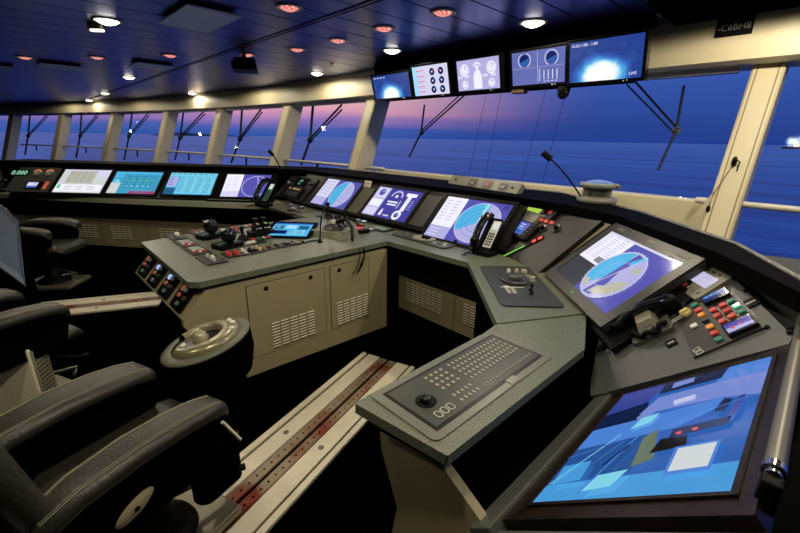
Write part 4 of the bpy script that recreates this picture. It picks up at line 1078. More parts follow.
for k, (px, py, lab) in enumerate(((497, 240, 'small black knob nearest the handset on the corner desk'), (503.5, 243, 'small black knob in the middle of three beside the handset'), (510, 246, 'small black knob furthest from the handset on the corner desk'))):
    o = dev('small_knob', lab, 'knob', at(DT, px, py), 'three small knobs beside the handset')
    MB().cyl((0, 0, 0), .018, .008, seg=14).build('base', DGREY, o); MB().cyl((0, 0, .008), .012, .022, r2=.010, seg=14).build('cap', GLOSSB, o)

# -- key panel on the wing
PK = P_KEY
F, w_, h_ = rect(PK, (684, 283), (697, 301), (726, 287), (709, 269.5))
c = at(PK, 704, 284.5)
UN = dev('control_unit', 'grey square control unit with a pale display and one red key', 'control panel', c)
MB().rr(0, 0, .165, .15, .006, 0, .018).build('case', mat('unit_grey', '#7d7b6c', rough=.42), UN, bevel=.003)
MB().box(-.055, .055, -.018, .04, .018, .0195).build('display', em('#c9c6e4', .95), UN)
for k in range(3): MB().box(-.05+.035*k, -.03+.035*k, .05, .062, .018, .022).build('key', DGREY, UN, bevel=.001); MB().box(-.02+.03*k, -.002+.03*k, -.055, -.04, .018, .022).build('key', MGREY, UN, bevel=.001)
MB().box(-.06, -.035, -.058, -.038, .018, .023).build('red_key', RED, UN, bevel=.001)
pc = [uv(PK, *p) for p in ((694.5, 359), (768.5, 327.5), (731, 291), (676, 315))]
cx, cy = sum(p[0] for p in pc)/4, sum(p[1] for p in pc)/4
KP2 = dev('alarm_keypad', 'black panel of coloured square push buttons with two small screens, upper right', 'control panel', sub(PK, cx, cy))
pl2 = [(p[0]-cx, p[1]-cy) for p in pc]
MB().prism(pl2, 0, .008).build('plate', mat('plate_brown_black', '#211d19', rough=.35, noise=.2, nscale=50), KP2, bevel=.001)
ux = Vector((pl2[1][0]-pl2[0][0], pl2[1][1]-pl2[0][1])).normalized(); ang = math.degrees(math.atan2(ux.y, ux.x))
ZP = lambda X_, Y_: uv(KP2.matrix_basis, 600+X_/4, 240+Y_/4)
def sqbtn(X_, Y_, m, s_=.024, nm='button'):
    u, v = ZP(X_, Y_)
    MB().box(-s_/2, s_/2, -s_*.42, s_*.42, .008, .016).build(nm, m, KP2, Matrix.Translation((u, v, 0)) @ Matrix.Rotation(R(ang), 4, 'Z'), bevel=.002)
for X_, Y_, m in ((385, 268, GREEN), (400, 288, RED), (413, 308, ORANGE), (427, 328, DGREY), (447, 355, ORANGE), (465, 380, RED), (482, 405, GREEN), (460, 288, RED), (476, 310, RED), (497, 332, RED), (497, 268, RED), (514, 290, RED), (535, 312, RED), (530, 252, GREEN), (553, 272, em('#4fc08a', 1.0)), (573, 295, GREEN), (383, 352, WHITE)): sqbtn(X_, Y_, m)
u, v = ZP(350, 300); MB().cyl((u, v, .008), .02, .012, seg=16).box(u-.008, u+.008, v-.016, v+.016, .02, .03).build('selector', YELLOW, KP2, bevel=.002)
u, v = ZP(340, 280); MB().cyl((u, v, .008), .014, .016, seg=14).build('lock', GLOSSB, KP2)
for dx in (-.006, .006):
    u, v = ZP(318, 318); MB().box(u+dx-.003, u+dx+.003, v-.03, v+.03, .008, .0088).build('label_strip', LGREY, KP2)
    u, v = ZP(398, 450); MB().box(u+dx*1.6-.008, u+dx*1.6+.008, v-.012, v+.012, .008, .0086).box(u+dx*1.6-.005, u+dx*1.6+.005, v-.009, v+.009, .0086, .0088, 1).build('label_mark', [LGREY, DGREY], KP2)
def miniscreen(pts, kind):
    q = [ZP(*p) for p in pts]; cx, cy = sum(p[0] for p in q)/4, sum(p[1] for p in q)/4
    w_ = (Vector(q[1])-Vector(q[0])).length; h_ = (Vector(q[3])-Vector(q[0])).length
    d = Vector(q[1])-Vector(q[0]); K = Matrix.Translation((cx, cy, .008)) @ Matrix.Rotation(math.atan2(d.y, d.x), 4, 'Z')
    MB().box(-w_/2, w_/2, -h_/2, h_/2, 0, .014).build('screen_case', GLOSSB, KP2, K, bevel=.002)
    s = Scr(w_*.86, h_*.7)
    if kind: s.r(0, 0, 1, 1, 'violet').p([(0, 0), (1, 0), (1, .3), (0, .5)], 'lilac').c(.25, .4, .14, 'red').c(.55, .5, .12, 'red').r(.05, .7, .95, .95, 'dviolet')
    else: s.r(0, 0, 1, 1, 'navy').r(0, .5, 1, .9, 'blue').rows(.1, .6, .9, .8, 1, 'bright', .5, 4)
    s.build('small_screen', CM, KP2, K @ Matrix.Translation((0, 0, .0145)))
miniscreen([(428, 272), (532, 226), (512, 206), (412, 245)], 0); miniscreen([(524, 402), (645, 350), (612, 312), (500, 356)], 1)
for X_, Y_, lab, wd in ((490, 146, 'small black socket beside the grey control unit', .04), (606, 254, 'small dark name plate between button panel and rear ledge', .05), (287, 414, 'small black card below the corded telephone', .04)):
    o = tag(MB().box(-wd/2, wd/2, -wd*.45, wd*.45, 0, .006).box(-wd*.3, wd*.3, -.004, .004, .006, .0066, 1).build('name_plate', [BLACK, LGREY], None, at(PK, 600+X_/4, 240+Y_/4, ang), bevel=.001), lab, 'plate')
for X_, Y_, lab in ((585, 204, 'small black fastener near the rear ledge above the name plate'), (668, 350, 'small black fastener at the right corner of the button panel'), (760, 372, 'small black fastener by the grab rail end of the key panel')):
    tag(MB().cyl((0, 0, 0), .008, .006, seg=12).cyl((0, 0, .006), .004, .003, seg=10).build('fastener', BLACK, None, at(PK, 600+X_/4, 240+Y_/4)), lab, 'fastener')
# corded telephone lying in its cradle
T = at(PK, 600+205/4, 240+350/4, ang-4) @ Matrix.Scale(.80, 4)
TP = dev('telephone', 'black corded handset lying in its cradle on the key panel beside the chart screen', 'telephone', T)
MB().rr(0, -.02, .20, .17, .015, 0, .025).build('base', mat('phone_base', '#4e4b42', rough=.45), TP, bevel=.004)
MB().prism([(-.06, -.06), (.06, -.06), (.05, .05), (-.05, .05)], .025, .075, 0, [(-.04, -.03), (.04, -.03), (.04, .04), (-.04, .04)]).build('cradle', mat('phone_cradle', '#8c8674', rough=.4), TP, bevel=.004)
MB().cyl((.0, -.06, .03), .024, .02, seg=18).build('hook_knob', GREYP, TP)
h = MB(); rings = []
for k in range(17):
    t = k/16; x = -.15+.30*t; z = .065+.035*math.sin(PI*t); y = .045+.01*math.sin(PI*t)
    r = .022+.020*(abs(t-.5)*2)**3
    rings.append([(x, y+r*math.cos(2*PI*i/12), z+r*math.sin(2*PI*i/12)) for i in range(12)])
h.loft(rings); h.build('handset', GLOSSB, TP)
for x in (-.135, .135): MB().lathe([(.001, .0), (.036, 0), (.042, .012), (.040, .05), (.03, .06), (.001, .062)], (x, .045, .035), seg=20).build('ear_cup', BLACK, TP)
MB().tube([(.085*math.cos(R(200+a*8)), -.02+.085*math.sin(R(200+a*8)), .045+.012*math.sin(a)) for a in range(18)], .013, seg=8).build('coil_cord', BLACK, TP)
pts = []
for k in range(120):
    t = k/119; x = -.14-.16*t; y = .05-.10*t; z = .04-.01*t
    pts.append((x+.010*math.cos(k*1.1), y+.010*math.sin(k*1.1)*.4, z+.010*math.sin(k*1.1)))
MB().tube(pts, .0035, seg=5).build('spiral_cord', BLACK, TP)

# -- things on the sill and hood: bearing repeater, microphones, switch box
q = at_z(596, 202, 1.237)
BR = dev('bearing_repeater', 'grey bearing compass with round glass top standing on the hood by the big window', 'compass', W(q) @ Matrix.Rotation(R(-20), 4, 'Z') @ Matrix.Scale(.80, 4))
MB().lathe([(.001, 0), (.155, 0), (.165, .012), (.165, .035), (.14, .05), (.09, .055), (.001, .055)], seg=36).build('foot', mat('repeater_grey', '#78786c', rough=.4), BR)
MB().lathe([(.085, .05), (.080, .10), (.095, .13)], seg=32).build('bowl', GREYP, BR)
for a in (35, 155, 275): MB().box(-.012, .012, .07, .13, .04, .15).build('fork_arm', MGREY, BR, Matrix.Rotation(R(a), 4, 'Z'), bevel=.004)
MB().lathe([(.09, .128), (.145, .13), (.155, .14), (.155, .16), (.148, .168), (.12, .170), (.12, .16)], seg=36).build('bezel_ring', MGREY, BR)
MB().lathe([(.001, .196), (.05, .193), (.10, .182), (.125, .168)], seg=32).build('glass_top', mat('repeater_glass', '#7d9ad8', rough=.05, spec=.9, metal=.3), BR)
for a in (20, 200): MB().cyl((.15*math.cos(R(a)), .15*math.sin(R(a)), .15), .018, .03, axis='x').build('clamp', STEEL, BR)
def goose(label, base, head_px, depth_plane, r=.006):
    hp = at_plane(*head_px, base+Vector((0, 0, 0)), FWD)
    o = dev('microphone', label, 'microphone', W(base)); I = W(-base)
    m = (base+hp)/2+Vector((0, 0, .05))
    pts = [base.lerp(m, t).lerp(m.lerp(hp, t), t) for t in [k/14 for k in range(15)]]
    MB().tube(pts, r, seg=8).build('gooseneck', BLACK, o, I)
    d = (pts[-1]-pts[-2]).normalized()
    MB().tube([hp-d*.03, hp-d*.02, hp+d*.04, hp+d*.05], .022, seg=12).build('head', BLACK, o, I)
    MB().lathe([(.001, .03), (.022, .026), (.03, .008), (.03, 0)], tuple(base), seg=20).build('socket', BLACK, o, I)
    return o
goose('black gooseneck microphone rising from the hood in front of the bearing compass', at_z(584, 202, 1.237), (548, 157), 0)
goose('black gooseneck microphone before the third left-hand mullion from the big window', at_z(281, 170, 1.237), (271.5, 153.5), 0, .008)
c0 = at_z(447, 183, 1.237); c1 = at_z(516, 194, 1.237); t = (c1-c0).normalized()
SW = dev('switch_box', 'grey slanted switch box with three square recesses on the sill before the window', 'switch box', frame((c0+c1)/2+Vector((0, .04, .03)), t, Vector((-t.y*.6, t.x*.6, .8))))
L = (c1-c0).length/2
MB().box(-L, L, -.05, .06, -.05, 0).build('case', mat('switch_case', '#6f6e62', rough=.4), SW, bevel=.004)
for k, m in enumerate((DGREY, mat('recess_red', '#7c4a3e', rough=.5), DGREY)):
    x = -L*.25+k*L*.43
    o = MB().box(x-.055, x+.055, -.035, .045, 0, .004).build('frame', GREYP, SW, bevel=.002)
    MB().box(x-.042, x+.042, -.024, .034, .004, .006).build('key', m, o); MB().box(x-.02, x+.015, -.01, .012, .006, .010).build('key_cap', MGREY, o)
for x in (-L*.8, L*.83): MB().cyl((x, .01, 0), .010, .008, seg=12).build('screw', BLACK, SW)

# -- blank covers and a note between the front screens
PFc = P_FRONT @ Matrix.Translation((0, 0, -.011))
for pts, lab, m in (([(345, 211), (356, 213.5), (377, 190), (366, 187)], 'olive blank cover between the oval radar and the gauges screens', mat('blank_olive', '#4b4a3a', rough=.45)),
                 ([(409, 224), (424, 228), (441, 198), (428, 194)], 'dark grey blank cover between the gauges screen and the right-hand radar', mat('blank_grey', '#3d3d39', rough=.4, noise=.2, nscale=20))):
    F, w_, h_ = rect(PFc, *pts)
    o = dev('blank_cover', lab, 'cover', F, None); MB().box(-w_/2, w_/2, -h_/2, h_/2, 0, .006).build('plate', m, o, bevel=.002)
    for x in (-w_*.42, w_*.42): MB().cyl((x, h_*.44, .006), .006, .002, seg=10).build('screw', STEEL, o)
NT = tag(MB().box(-.055, .055, -.035, .035, 0, .004).box(-.045, .03, -.02, -.014, .004, .0045, 1).box(-.045, .04, .0, .006, .004, .0045, 1).build('note_card', [mat('paper', '#d8d2bd', rough=.7), DGREY], None, at(PFc, 369, 185.5)  @ Matrix.Rotation(R(25), 4, 'X') @ Matrix.Translation((0, .01, .02))), 'small pale paper note standing between two front console screens', 'note')

# -- radio panel at the left end of the front console
F, w_, h_ = rect(PFc, (274, 199), (304, 206), (322, 178), (297, 173))
PR = dev('radio_rack', 'dark radio rack with green digits between the port console and the oval radar', 'radio', at(PFc, 297, 188))
MB().rr(0, 0, .66, .36, .02, 0, .012).build('face', BEZEL, PR, bevel=.003)
o = MB().box(-.10, .16, .03, .16, .012, .02).build('display', GLOSSB, PR, bevel=.002)
MB().text('268', -.02, .09, .05, .0205).text('01.5', -.02, .045, .04, .0205).build('digits', em('#7fd8a8', 1.0), o)
for k in range(4): MB().cyl((-.24+.06*(k % 2), .05+.07*(k//2), .012), .018, .016, seg=14).build('knob', DGREY if k else LGREY, PR)
for k in range(3): MB().cyl((.22+.04*k, .09, .012), .012, .012, seg=12).build('knob', DGREY, PR)
o = MB().box(-.12, .20, -.16, .0, .012, .03).build('key_unit', BLACK, PR, bevel=.003)
for k in range(5): MB().box(-.10+.055*k, -.065+.055*k, -.05, -.025, .03, .035).build('key', (LGREY, MGREY, WHITE, YELLOW, ORANGE)[k], o)
for k in range(8): MB().box(-.10+.07*(k % 4), -.07+.07*(k % 4), -.14+.035*(k//4), -.12+.035*(k//4), .03, .034).build('key', GREYP, o)

# -- far left panel: green digits, two gauges, small screen
PPc = P_PORT @ Matrix.Translation((0, 0, -.011))
LP = dev('gauge_cluster', 'panel with bright green digits and two orange-rimmed gauges at far left', 'control panel', at(PPc, 34, 180))
MB().rr(0, 0, .58, .42, .02, 0, .012).build('face', GREYP, LP, bevel=.003)
loc = lambda px, py: uv(LP.matrix_basis, px, py)
u, v = loc(21, 173.5); o = MB().box(u-.13, u+.13, v-.05, v+.05, .012, .02).build('digit_window', mat('digit_window', '#15301f', rough=.3), LP)
MB().text('0.000', u, v-.035, .10, .0205, 0, 'CENTER').build('digits', em('#a8f0c4', 1.1), o)
for px in (39, 51):
    u, v = loc(px, 174)
    g = MB().cyl((u, v, .012), .055, .018, seg=24).build('gauge', MGREY, LP)
    MB().ring(u, v, .052, .014, .031, 0, 20, 170).build('gauge_arc', em('#ff8a52', 1.0), g); MB().disc(u, v, .030, .0305, 0).build('gauge_face', LGREY, g); MB().line(u, v, u+.02, v+.03, .006, .032).build('needle', BLACK, g)
u, v = loc(35, 186.5); o = MB().box(u-.11, u+.11, v-.055, v+.06, .012, .03).build('screen_case', BLACK, LP, bevel=.003)
s = Scr(.14, .09); s.r(0, 0, 1, 1, 'pale').r(0, 0, 1, .3, 'blue').rows(.05, .4, .9, .9, 3, 'white', .4); s.build('small_screen', CM, o, Matrix.Translation((u-.015, v, .0305)))
u, v = loc(46.5, 186); MB().box(u-.02, u+.02, v-.06, v+.06, .012, .02).build('lamp_strip', em('#d8604a', .7), LP)

# -- on the port desk: joysticks at the left edge, keyboards and mice
PX = P_PDESK @ Matrix.Translation((0, 0, .003))
def mouse(px, py, lab, nm='computer_mouse'):
    o = dev(nm, lab, 'mouse', at(PX, px, py, 20), 'black mice on the port console')
    MB().ball((0, 0, .0), .05, sx=.62, sz=.55).build('shell', BLACK, o); MB().cyl((-.005, .028, .022), .008, .01, axis='x', seg=10).build('wheel', DGREY, o)
mouse(78, 194.5, 'black mouse before the pale grey data screen on the port console'); mouse(134, 196, 'black mouse right of the thin keyboard on the port console')
def kboard(px, py, L, lab, rot=0, trk=False):
    o = dev('keyboard', lab, 'keyboard', at(PX, px, py, rot))
    MB().rr(0, 0, L, .15, .015, 0, .018).build('case', BLACK, o, bevel=.004); b = MB()
    for i in range(14):
        for j in range(4): b.box(-L*.47+i*L*.065, -L*.47+i*L*.065+L*.05, -.06+.03*j, -.038+.03*j, .018, .024)
    b.build('keys', MGREY if trk else DGREY, o)
    if trk: MB().ball((L*.40, -.02, .022), .03).build('trackball', GLOSSB, o)
kboard(106, 195.8, .52, 'thin black keyboard before the two left screens of the port console'); kboard(232, 201, .60, 'black keyboard with grey keys and trackball before the violet radar on the port console', 0, True)
tag(MB().rr(0, 0, .42, .16, .02, 0, .006).rr(.05, 0, .14, .10, .01, .006, .009, 1).build('inset_plate', [mat('inset_olive', '#6a6a56', rough=.4), DGREY], None, at(PX, 180, 197.5)), 'flat olive inset plate on the port desk before the table screen', 'plate')
JS = dev('joystick_unit', 'cluster of black joysticks at the left edge of the port console', 'joystick', at(PX, 8, 191))
MB().rr(0, 0, .34, .2, .03, 0, .03).build('base', BLACK, JS, bevel=.006)
for k, x in enumerate((-.1, .0, .1)):
    o = MB().tube([(x, 0, .03), (x, 0, .12)], .014).build('stick', DGREY, JS); MB().ball((x, 0, .14), .04).build('ball_knob', GLOSSB, o)

# ------------------------------------------------------------------ centre island: plates, levers, tablet
P_IS = sub(P_DESK, 0, 0, 0, .005)
PLATE = mat('module_plate', '#191a19', rough=.4)
def plate(px, py, w_, h_, kind, lab, rot=90):
    o = dev('button_plate', lab, 'control panel', at(P_IS, px, py, rot), 'small control plates on the centre console')
    MB().rr(0, 0, w_, h_, .006, -.001, .008).build('plate', PLATE, o, bevel=.002)
    if kind == 'white_ball':
        MB().ball((.0, 0, .025), .020).build('ball', WHITE, o)
        for x in (-.06, .06): MB().cyl((x, 0, .008), .012, .012, seg=12).build('knob', MGREY, o)
    elif kind == 'white_red':
        MB().box(-w_*.42, -w_*.02, -h_*.3, h_*.3, .008, .012).build('display', mat('pale_window', '#9a9c93', rough=.3), o)
        for i in range(2):
            for j in range(3): MB().box(w_*.06+i*.038, w_*.06+i*.038+.026, -h_*.34+j*h_*.24, -h_*.34+j*h_*.24+.016, .008, .018).build('key', RED if (i+j) % 2 else WHITE, o, bevel=.002)
    elif kind == 'knobs':
        for k, x in enumerate((-.06, 0, .06)): MB().cyl((x, -.005+.012*(k == 1), .008), .020 if k == 1 else .013, .022, r2=.012, seg=16).build('knob', WHITE if k == 1 else LGREY, o)
    elif kind == 'caps':
        for k in range(10): MB().cyl((-w_*.38+(k % 5)*w_*.19, -h_*.2+h_*.4*(k//5), .008), .013, .020, r2=.010, seg=12).build('cap', (RED, WHITE, YELLOW, RED, DGREY)[(k*3) % 5], o)
    elif kind == 'dashes':
        for k in range(8): MB().box(-w_*.4+(k % 4)*w_*.21, -w_*.4+(k % 4)*w_*.21+.024, -h_*.28+h_*.35*(k//4), -h_*.28+h_*.35*(k//4)+.018, .008, .015).build('key', (RED, GREEN, LGREY, RED)[k % 4], o, bevel=.001)
    elif kind == 'oval':
        MB().lathe([(.001, .022), (.03, .02), (.045, .008)], sx=1, sy=.6).build('cap', mat('oval_cap', '#b9b59c', rough=.4), o)
        for x in (-.08, .08): MB().cyl((x, .01, .008), .010, .012, seg=10).build('knob', DGREY, o)
    elif kind == 'green':
        MB().box(-w_*.4, w_*.4, -h_*.32, h_*.32, .008, .011).build('window', mat('green_window', '#6f8f78', rough=.35), o)
        for k in range(3): MB().box(-w_*.3+k*w_*.22, -w_*.3+k*w_*.22+.02, -.008, .008, .011, .014).build('key', LGREY, o)
    elif kind == 'dots':
        for k in range(14): MB().cyl((-w_*.45+(k % 7)*w_*.15, -h_*.2+h_*.4*(k//7), .008), .009, .012, seg=10).build('cap', (BLACK, RED, BLACK, DGREY)[k % 4], o)
    return o
plate(177, 237.5, .20, .12, 'white_ball', 'control plate with a white ball at the left near corner of the centre console', 0)
plate(187, 244, .24, .12, 'white_red', 'upper of two control plates with white window and red keys on the centre console', 0)
plate(197.5, 251, .24, .12, 'white_red', 'lower of two control plates with white window and red keys on the centre console', 0)
plate(211.5, 260, .24, .13, 'knobs', 'control plate with three white knobs at the right near corner of the centre console', 0)
plate(199, 233, .22, .12, 'dashes', 'control plate of red and green keys left of the two ball levers', 0)
plate(244, 253, .28, .14, 'caps', 'control plate crowded with red and white caps beside the right edge of the centre console', 90)
plate(251, 243.5, .22, .10, 'oval', 'control plate with a cream oval cap right of the ball levers', 90)
plate(244, 227, .24, .10, 'dashes', 'control plate of red and green keys behind the ball levers', 90)
plate(272, 224, .18, .10, 'dashes', 'control plate of red and green keys touching the left side of the tablet', 90)
plate(226, 233, .26, .16, 'dots', 'control plate of small dark caps under the ball levers', 90)
plate(277, 247, .46, .10, 'dots', 'long control plate of dark and red caps along the right edge of the centre console', 90)
plate(304, 242, .30, .07, 'green', 'narrow control plate with a pale label window below the tablet', 90)
plate(381, 229, .22, .14, 'green', 'green-windowed control plate on the front desk beside the orange button', 0)
plate(262, 239, .20, .08, 'dashes', 'small control plate of red and green keys in the middle of the centre console', 90)
def ball_lever(px, py, lab):
    o = dev('ball_lever', lab, 'lever', at(P_IS, px, py, 15), 'thruster levers with black ball grips')
    MB().rr(0, 0, .15, .20, .03, 0, .035).build('base', BLACK, o, bevel=.008); MB().box(-.01, .01, -.08, .08, .035, .037).build('slot', GREEN, o)
    s_ = MB().tube([(0, 0, .03), (.0, .01, .06)], .018).build('shaft', BLACK, o)
    MB().ball((0, .012, .088), .058, sx=.95, seg=20).build('grip', GLOSSB, o); MB().box(-.012, .012, -.045, .0, .130, .1425).build('grip_button', LGREY, o)
ball_lever(211, 237.5, 'ball-topped thruster lever, the left and farther of the pair'); ball_lever(228, 247, 'ball-topped thruster lever, the right and nearer of the pair')
o = dev('joystick', 'small black joystick between the ball levers and the striped lever', 'joystick', at(P_IS, 243, 240))
MB().lathe([(.001, .05), (.02, .045), (.045, .012), (.055, 0)]).build('boot', BLACK, o); MB().tube([(0, 0, .04), (0, 0, .085)], .010).ball((0, 0, .095), .018).build('stick', BLACK, o)
o = dev('throttle_lever', 'black twin throttle lever with pale yellow stripes on the centre console', 'lever', at(P_IS, 261.5, 236, 90))
MB().rr(0, 0, .20, .14, .02, 0, .05).build('base', BLACK, o, bevel=.008)
for x in (-.035, .035):
    s_ = MB().cyl((x-.025, 0, .06), .05, .05, axis='x', seg=20).build('drum', GLOSSB, o)
    MB().box(x-.006, x+.006, -.035, .035, .105, .112).build('stripe', YELLOW, s_); MB().rr(x, .02, .045, .03, .01, .10, .15).build('handle', BLACK, o, bevel=.006)
# tablet screen
c = at_z(291, 229.5, .90)
TB = dev('tablet', 'tilted tablet with a bright blue screen on the centre console', 'tablet', tilted(c, 42, 14))
F = TB.matrix_basis
F, w_, h_ = rect(TB.matrix_basis, (271.5, 229.5), (290.5, 236.5), (310, 227.5), (290, 220.5))
MB().rr(0, 0, .40, .30, .02, -.02, 0).build('case', GLOSSB, TB, bevel=.004)
s = Scr(.33, .235); s.r(0, 0, 1, 1, 'cyan').r(0, .9, 1, 1, 'blue').r(.06, .5, .28, .8, 'dteal').r(.34, .55, .62, .82, 'bright').r(.68, .5, .94, .8, 'dteal').r(.10, .12, .44, .4, 'navy').r(.5, .1, .9, .42, 'tealp').rows(.5, .15, .9, .4, 3, 'blue', .3, 2).rows(.1, .55, .26, .78, 3, 'bright', .3)
s.build('screen', CM, TB, Matrix.Translation((0, 0, .001)))
MB().prism([(-.12, -.10), (.12, -.10), (.12, .12), (-.12, .12)], -.055, -.02).build('stand', BLACK, TB)

# controls where the island meets the front desk
def arc_handle(o, r, z, a0, a1, m, rad=.010, name='bow_handle'):
    pts = [(r*math.cos(R(a0+(a1-a0)*k/14)), r*.55*math.sin(R(a0+(a1-a0)*k/14)), z+.02*math.sin(PI*k/14)) for k in range(15)]
    return MB().tube(pts, rad, seg=8).build(name, m, o)
TH = dev('thruster_control', 'olive panel with chrome bow handles just below the radio rack', 'control panel', at(P_DESK, 291, 209.5, 0, .004))
MB().rr(0, 0, .55, .30, .05, -.004, .006).build('plate', mat('panel_olive', '#5c5d4c', rough=.36), TH, bevel=.003)
for x, y in ((-.12, .04), (.06, .07), (.10, -.05)):
    o = MB().lathe([(.001, .03), (.04, .028), (.055, .006)], (x, y, 0)).build('hub', DGREY, TH)
    pts = [(x+.075*math.cos(R(200+14*k)), y+.05*math.sin(R(200+14*k)), .03+.02*math.sin(PI*k/14)) for k in range(15)]
    MB().tube(pts, .010, seg=8).build('bow_handle', CHROME, o)
for k in range(4): MB().cyl((.16+.03*k, -.10+.02*k, .006), .010, .014, seg=10).build('knob', BLACK, TH)
ST = dev('steering_joystick', 'upright black joystick in front of the oval radar screen', 'joystick', at(P_DESK, 328, 217, 0, .004))
MB().rr(0, 0, .24, .16, .02, -.004, .006).build('plate', DGREY, ST, bevel=.002); MB().lathe([(.001, .06), (.018, .055), (.035, .02), (.045, .006)]).build('boot', BLACK, ST)
MB().tube([(0, 0, .05), (0, 0, .13)], .018).build('grip', BLACK, ST); MB().ball((0, 0, .135), .026, sz=.6).build('cap', BLACK, ST)
row = [(332, 219.5), (336, 218.5), (339.5, 217.5), (345, 217), (349, 216.5), (353, 216)]
nm_ = ['first', 'second', 'third', 'fourth', 'fifth', 'sixth']
for k, (px, py) in enumerate(row):
    o = dev('small_knob', 'black peg knob, %s from the left in the row before the gauges screen' % nm_[k], 'knob', at(P_DESK, px, py+1.5, 0, .004), 'row of six black peg knobs')
    MB().cyl((0, 0, -.002), .02, .012, seg=12).build('base', DGREY, o); MB().cyl((0, 0, .01), .014, .035, r2=.012, seg=12).build('peg', BLACK, o)
TC = dev('throttle_console', 'raised olive throttle head with dark dome and black lever near the gooseneck lamp', 'lever', at(P_DESK, 333, 234, 20, .004))
MB().rr(0, 0, .42, .36, .10, -.004, .05, taper=.03).build('body', mat('panel_olive2', '#74755f', rough=.33), TC, bevel=.008)
o = MB().lathe([(.001, .105), (.04, .10), (.08, .08), (.10, .05)], (.03, -.03, 0)).build('dome', DGREY, TC); MB().ball((.03, -.03, .105), .03).build('dome_cap', LGREY, o)
o = MB().tube([(.03, -.03, .10), (.14, .0, .14), (.26, -.10, .10), (.34, -.22, .03)], .018, r2=.012).build('lever', BLACK, TC)
arc = [(.10+.07*math.cos(R(20+18*k)), .13+.05*math.sin(R(20+18*k)), .06+.045*math.sin(PI*k/13)) for k in range(14)]
MB().tube(arc, .012, seg=8).build('loop_handle', GLOSSB, TC)
MB().tube([(-.16, .13, .05), (-.05, .16, .075), (.06, .15, .06)], .016, seg=8).build('rim_grip', MGREY, TC)
MB().box(.13, .19, -.03, .02, .045, .055).build('side_key', MGREY, TC, bevel=.002)
o = dev('gooseneck_lamp', 'thin black gooseneck lamp hanging its head over the centre console edge', 'lamp', at(P_DESK, 320, 243, 0, .004))
MB().cyl((0, 0, 0), .02, .012, seg=14).build('base', BLACK, o); MB().tube([(0, 0, .01), (0, .01, .12), (-.01, .03, .2), (-.06, .10, .26), (-.12, .16, .25)], .006).build('neck', BLACK, o)
MB().tube([(-.12, .16, .25), (-.17, .20, .235)], .016).build('head', BLACK, o)
SB = dev('push_button', 'black key box with a square red button on the front desk', 'button', at(P_DESK, 357, 232, 8, .004))
MB().rr(0, 0, .20, .12, .01, -.004, .03).build('case', BLACK, SB, bevel=.003); MB().box(-.05, .05, -.025, .03, .03, .04).build('red_key', em('#d8505a', .9), SB, bevel=.003)
for k, (px, py, lab, m) in enumerate(((358.5, 221, 'pale square key left of the cyan pair on the front desk', LGREY), (364, 222.5, 'cyan-white square key before the gauges screen', em('#b8d8ea', .8)), (361, 226, 'small red square key below the cyan-white key', RED), (371, 230.5, 'cream square key left of the green-windowed plate', WHITE))):
    o = dev('square_key', lab, 'button', at(P_DESK, px, py, 0, .004), 'loose square keys on the front desk'); MB().rr(0, 0, .07, .05, .006, -.004, .008).build('collar', DGREY, o); MB().box(-.025, .025, -.017, .017, .008, .014).build('cap', m, o, bevel=.002)
o = dev('toggle_lever', 'flat black crossbar lever below the gauges screen', 'lever', at(P_DESK, 371, 221, 0, .004)); MB().rr(0, 0, .10, .07, .01, -.004, .02).build('base', BLACK, o, bevel=.003); MB().tube([(-.08, .0, .05), (.08, .01, .05)], .012).build('crossbar', BLACK, o); MB().tube([(0, 0, .018), (0, .003, .05)], .010).build('stem', BLACK, o)
CB = dev('cable', 'black cables hanging down over the beige doors from the console edge', 'cable', W((-2.31, 1.9, .83)))
for y in (1.80, 1.84): MB().tube([(-.0, y-1.9, .02), (.02, y-1.905, .0), (.025, y-1.92, -.06), (.02, y-1.95, -.13), (.018, y-1.98, -.16)], .007 if y > 1.82 else .004).build('strand', BLACK, CB)
# ------------------------------------------------------------------ chairs
def arm_pad(sx, parent, k=1., dz=0.):
    """padded arm: rounded leather cushion with two lines of piping, local y forward"""
    rings = []; n = 14
    prof = [(-.42, .60, .030), (-.38, .655, .045), (-.28, .69, .052), (-.12, .705, .055), (.02, .70, .055), (.12, .688, .052), (.19, .67, .046), (.215, .645, .03)]
    prof = [(y, z+dz, hw*k) for y, z, hw in prof]
    for (y, z, hw) in prof:
        rings.append([(sx+hw*1.25*math.copysign(abs(math.cos(2*PI*i/n))**.6, math.cos(2*PI*i/n)), y, z-.028+.032*math.copysign(abs(math.sin(2*PI*i/n))**.7, math.sin(2*PI*i/n))) for i in range(n)])
    p = MB().loft(rings).build('arm_pad', LEATHER, parent)
    for s in (-1, 1):
        MB().tube([(sx+s*hw*.80, y, z+.0015) for y, z, hw in prof[1:-1]], .0022, seg=6).tube([(sx+s*(hw*.80-.008), y, z+.003) for y, z, hw in prof[1:-1]], .0016, seg=6).build('piping', STITCH, p)
    return p
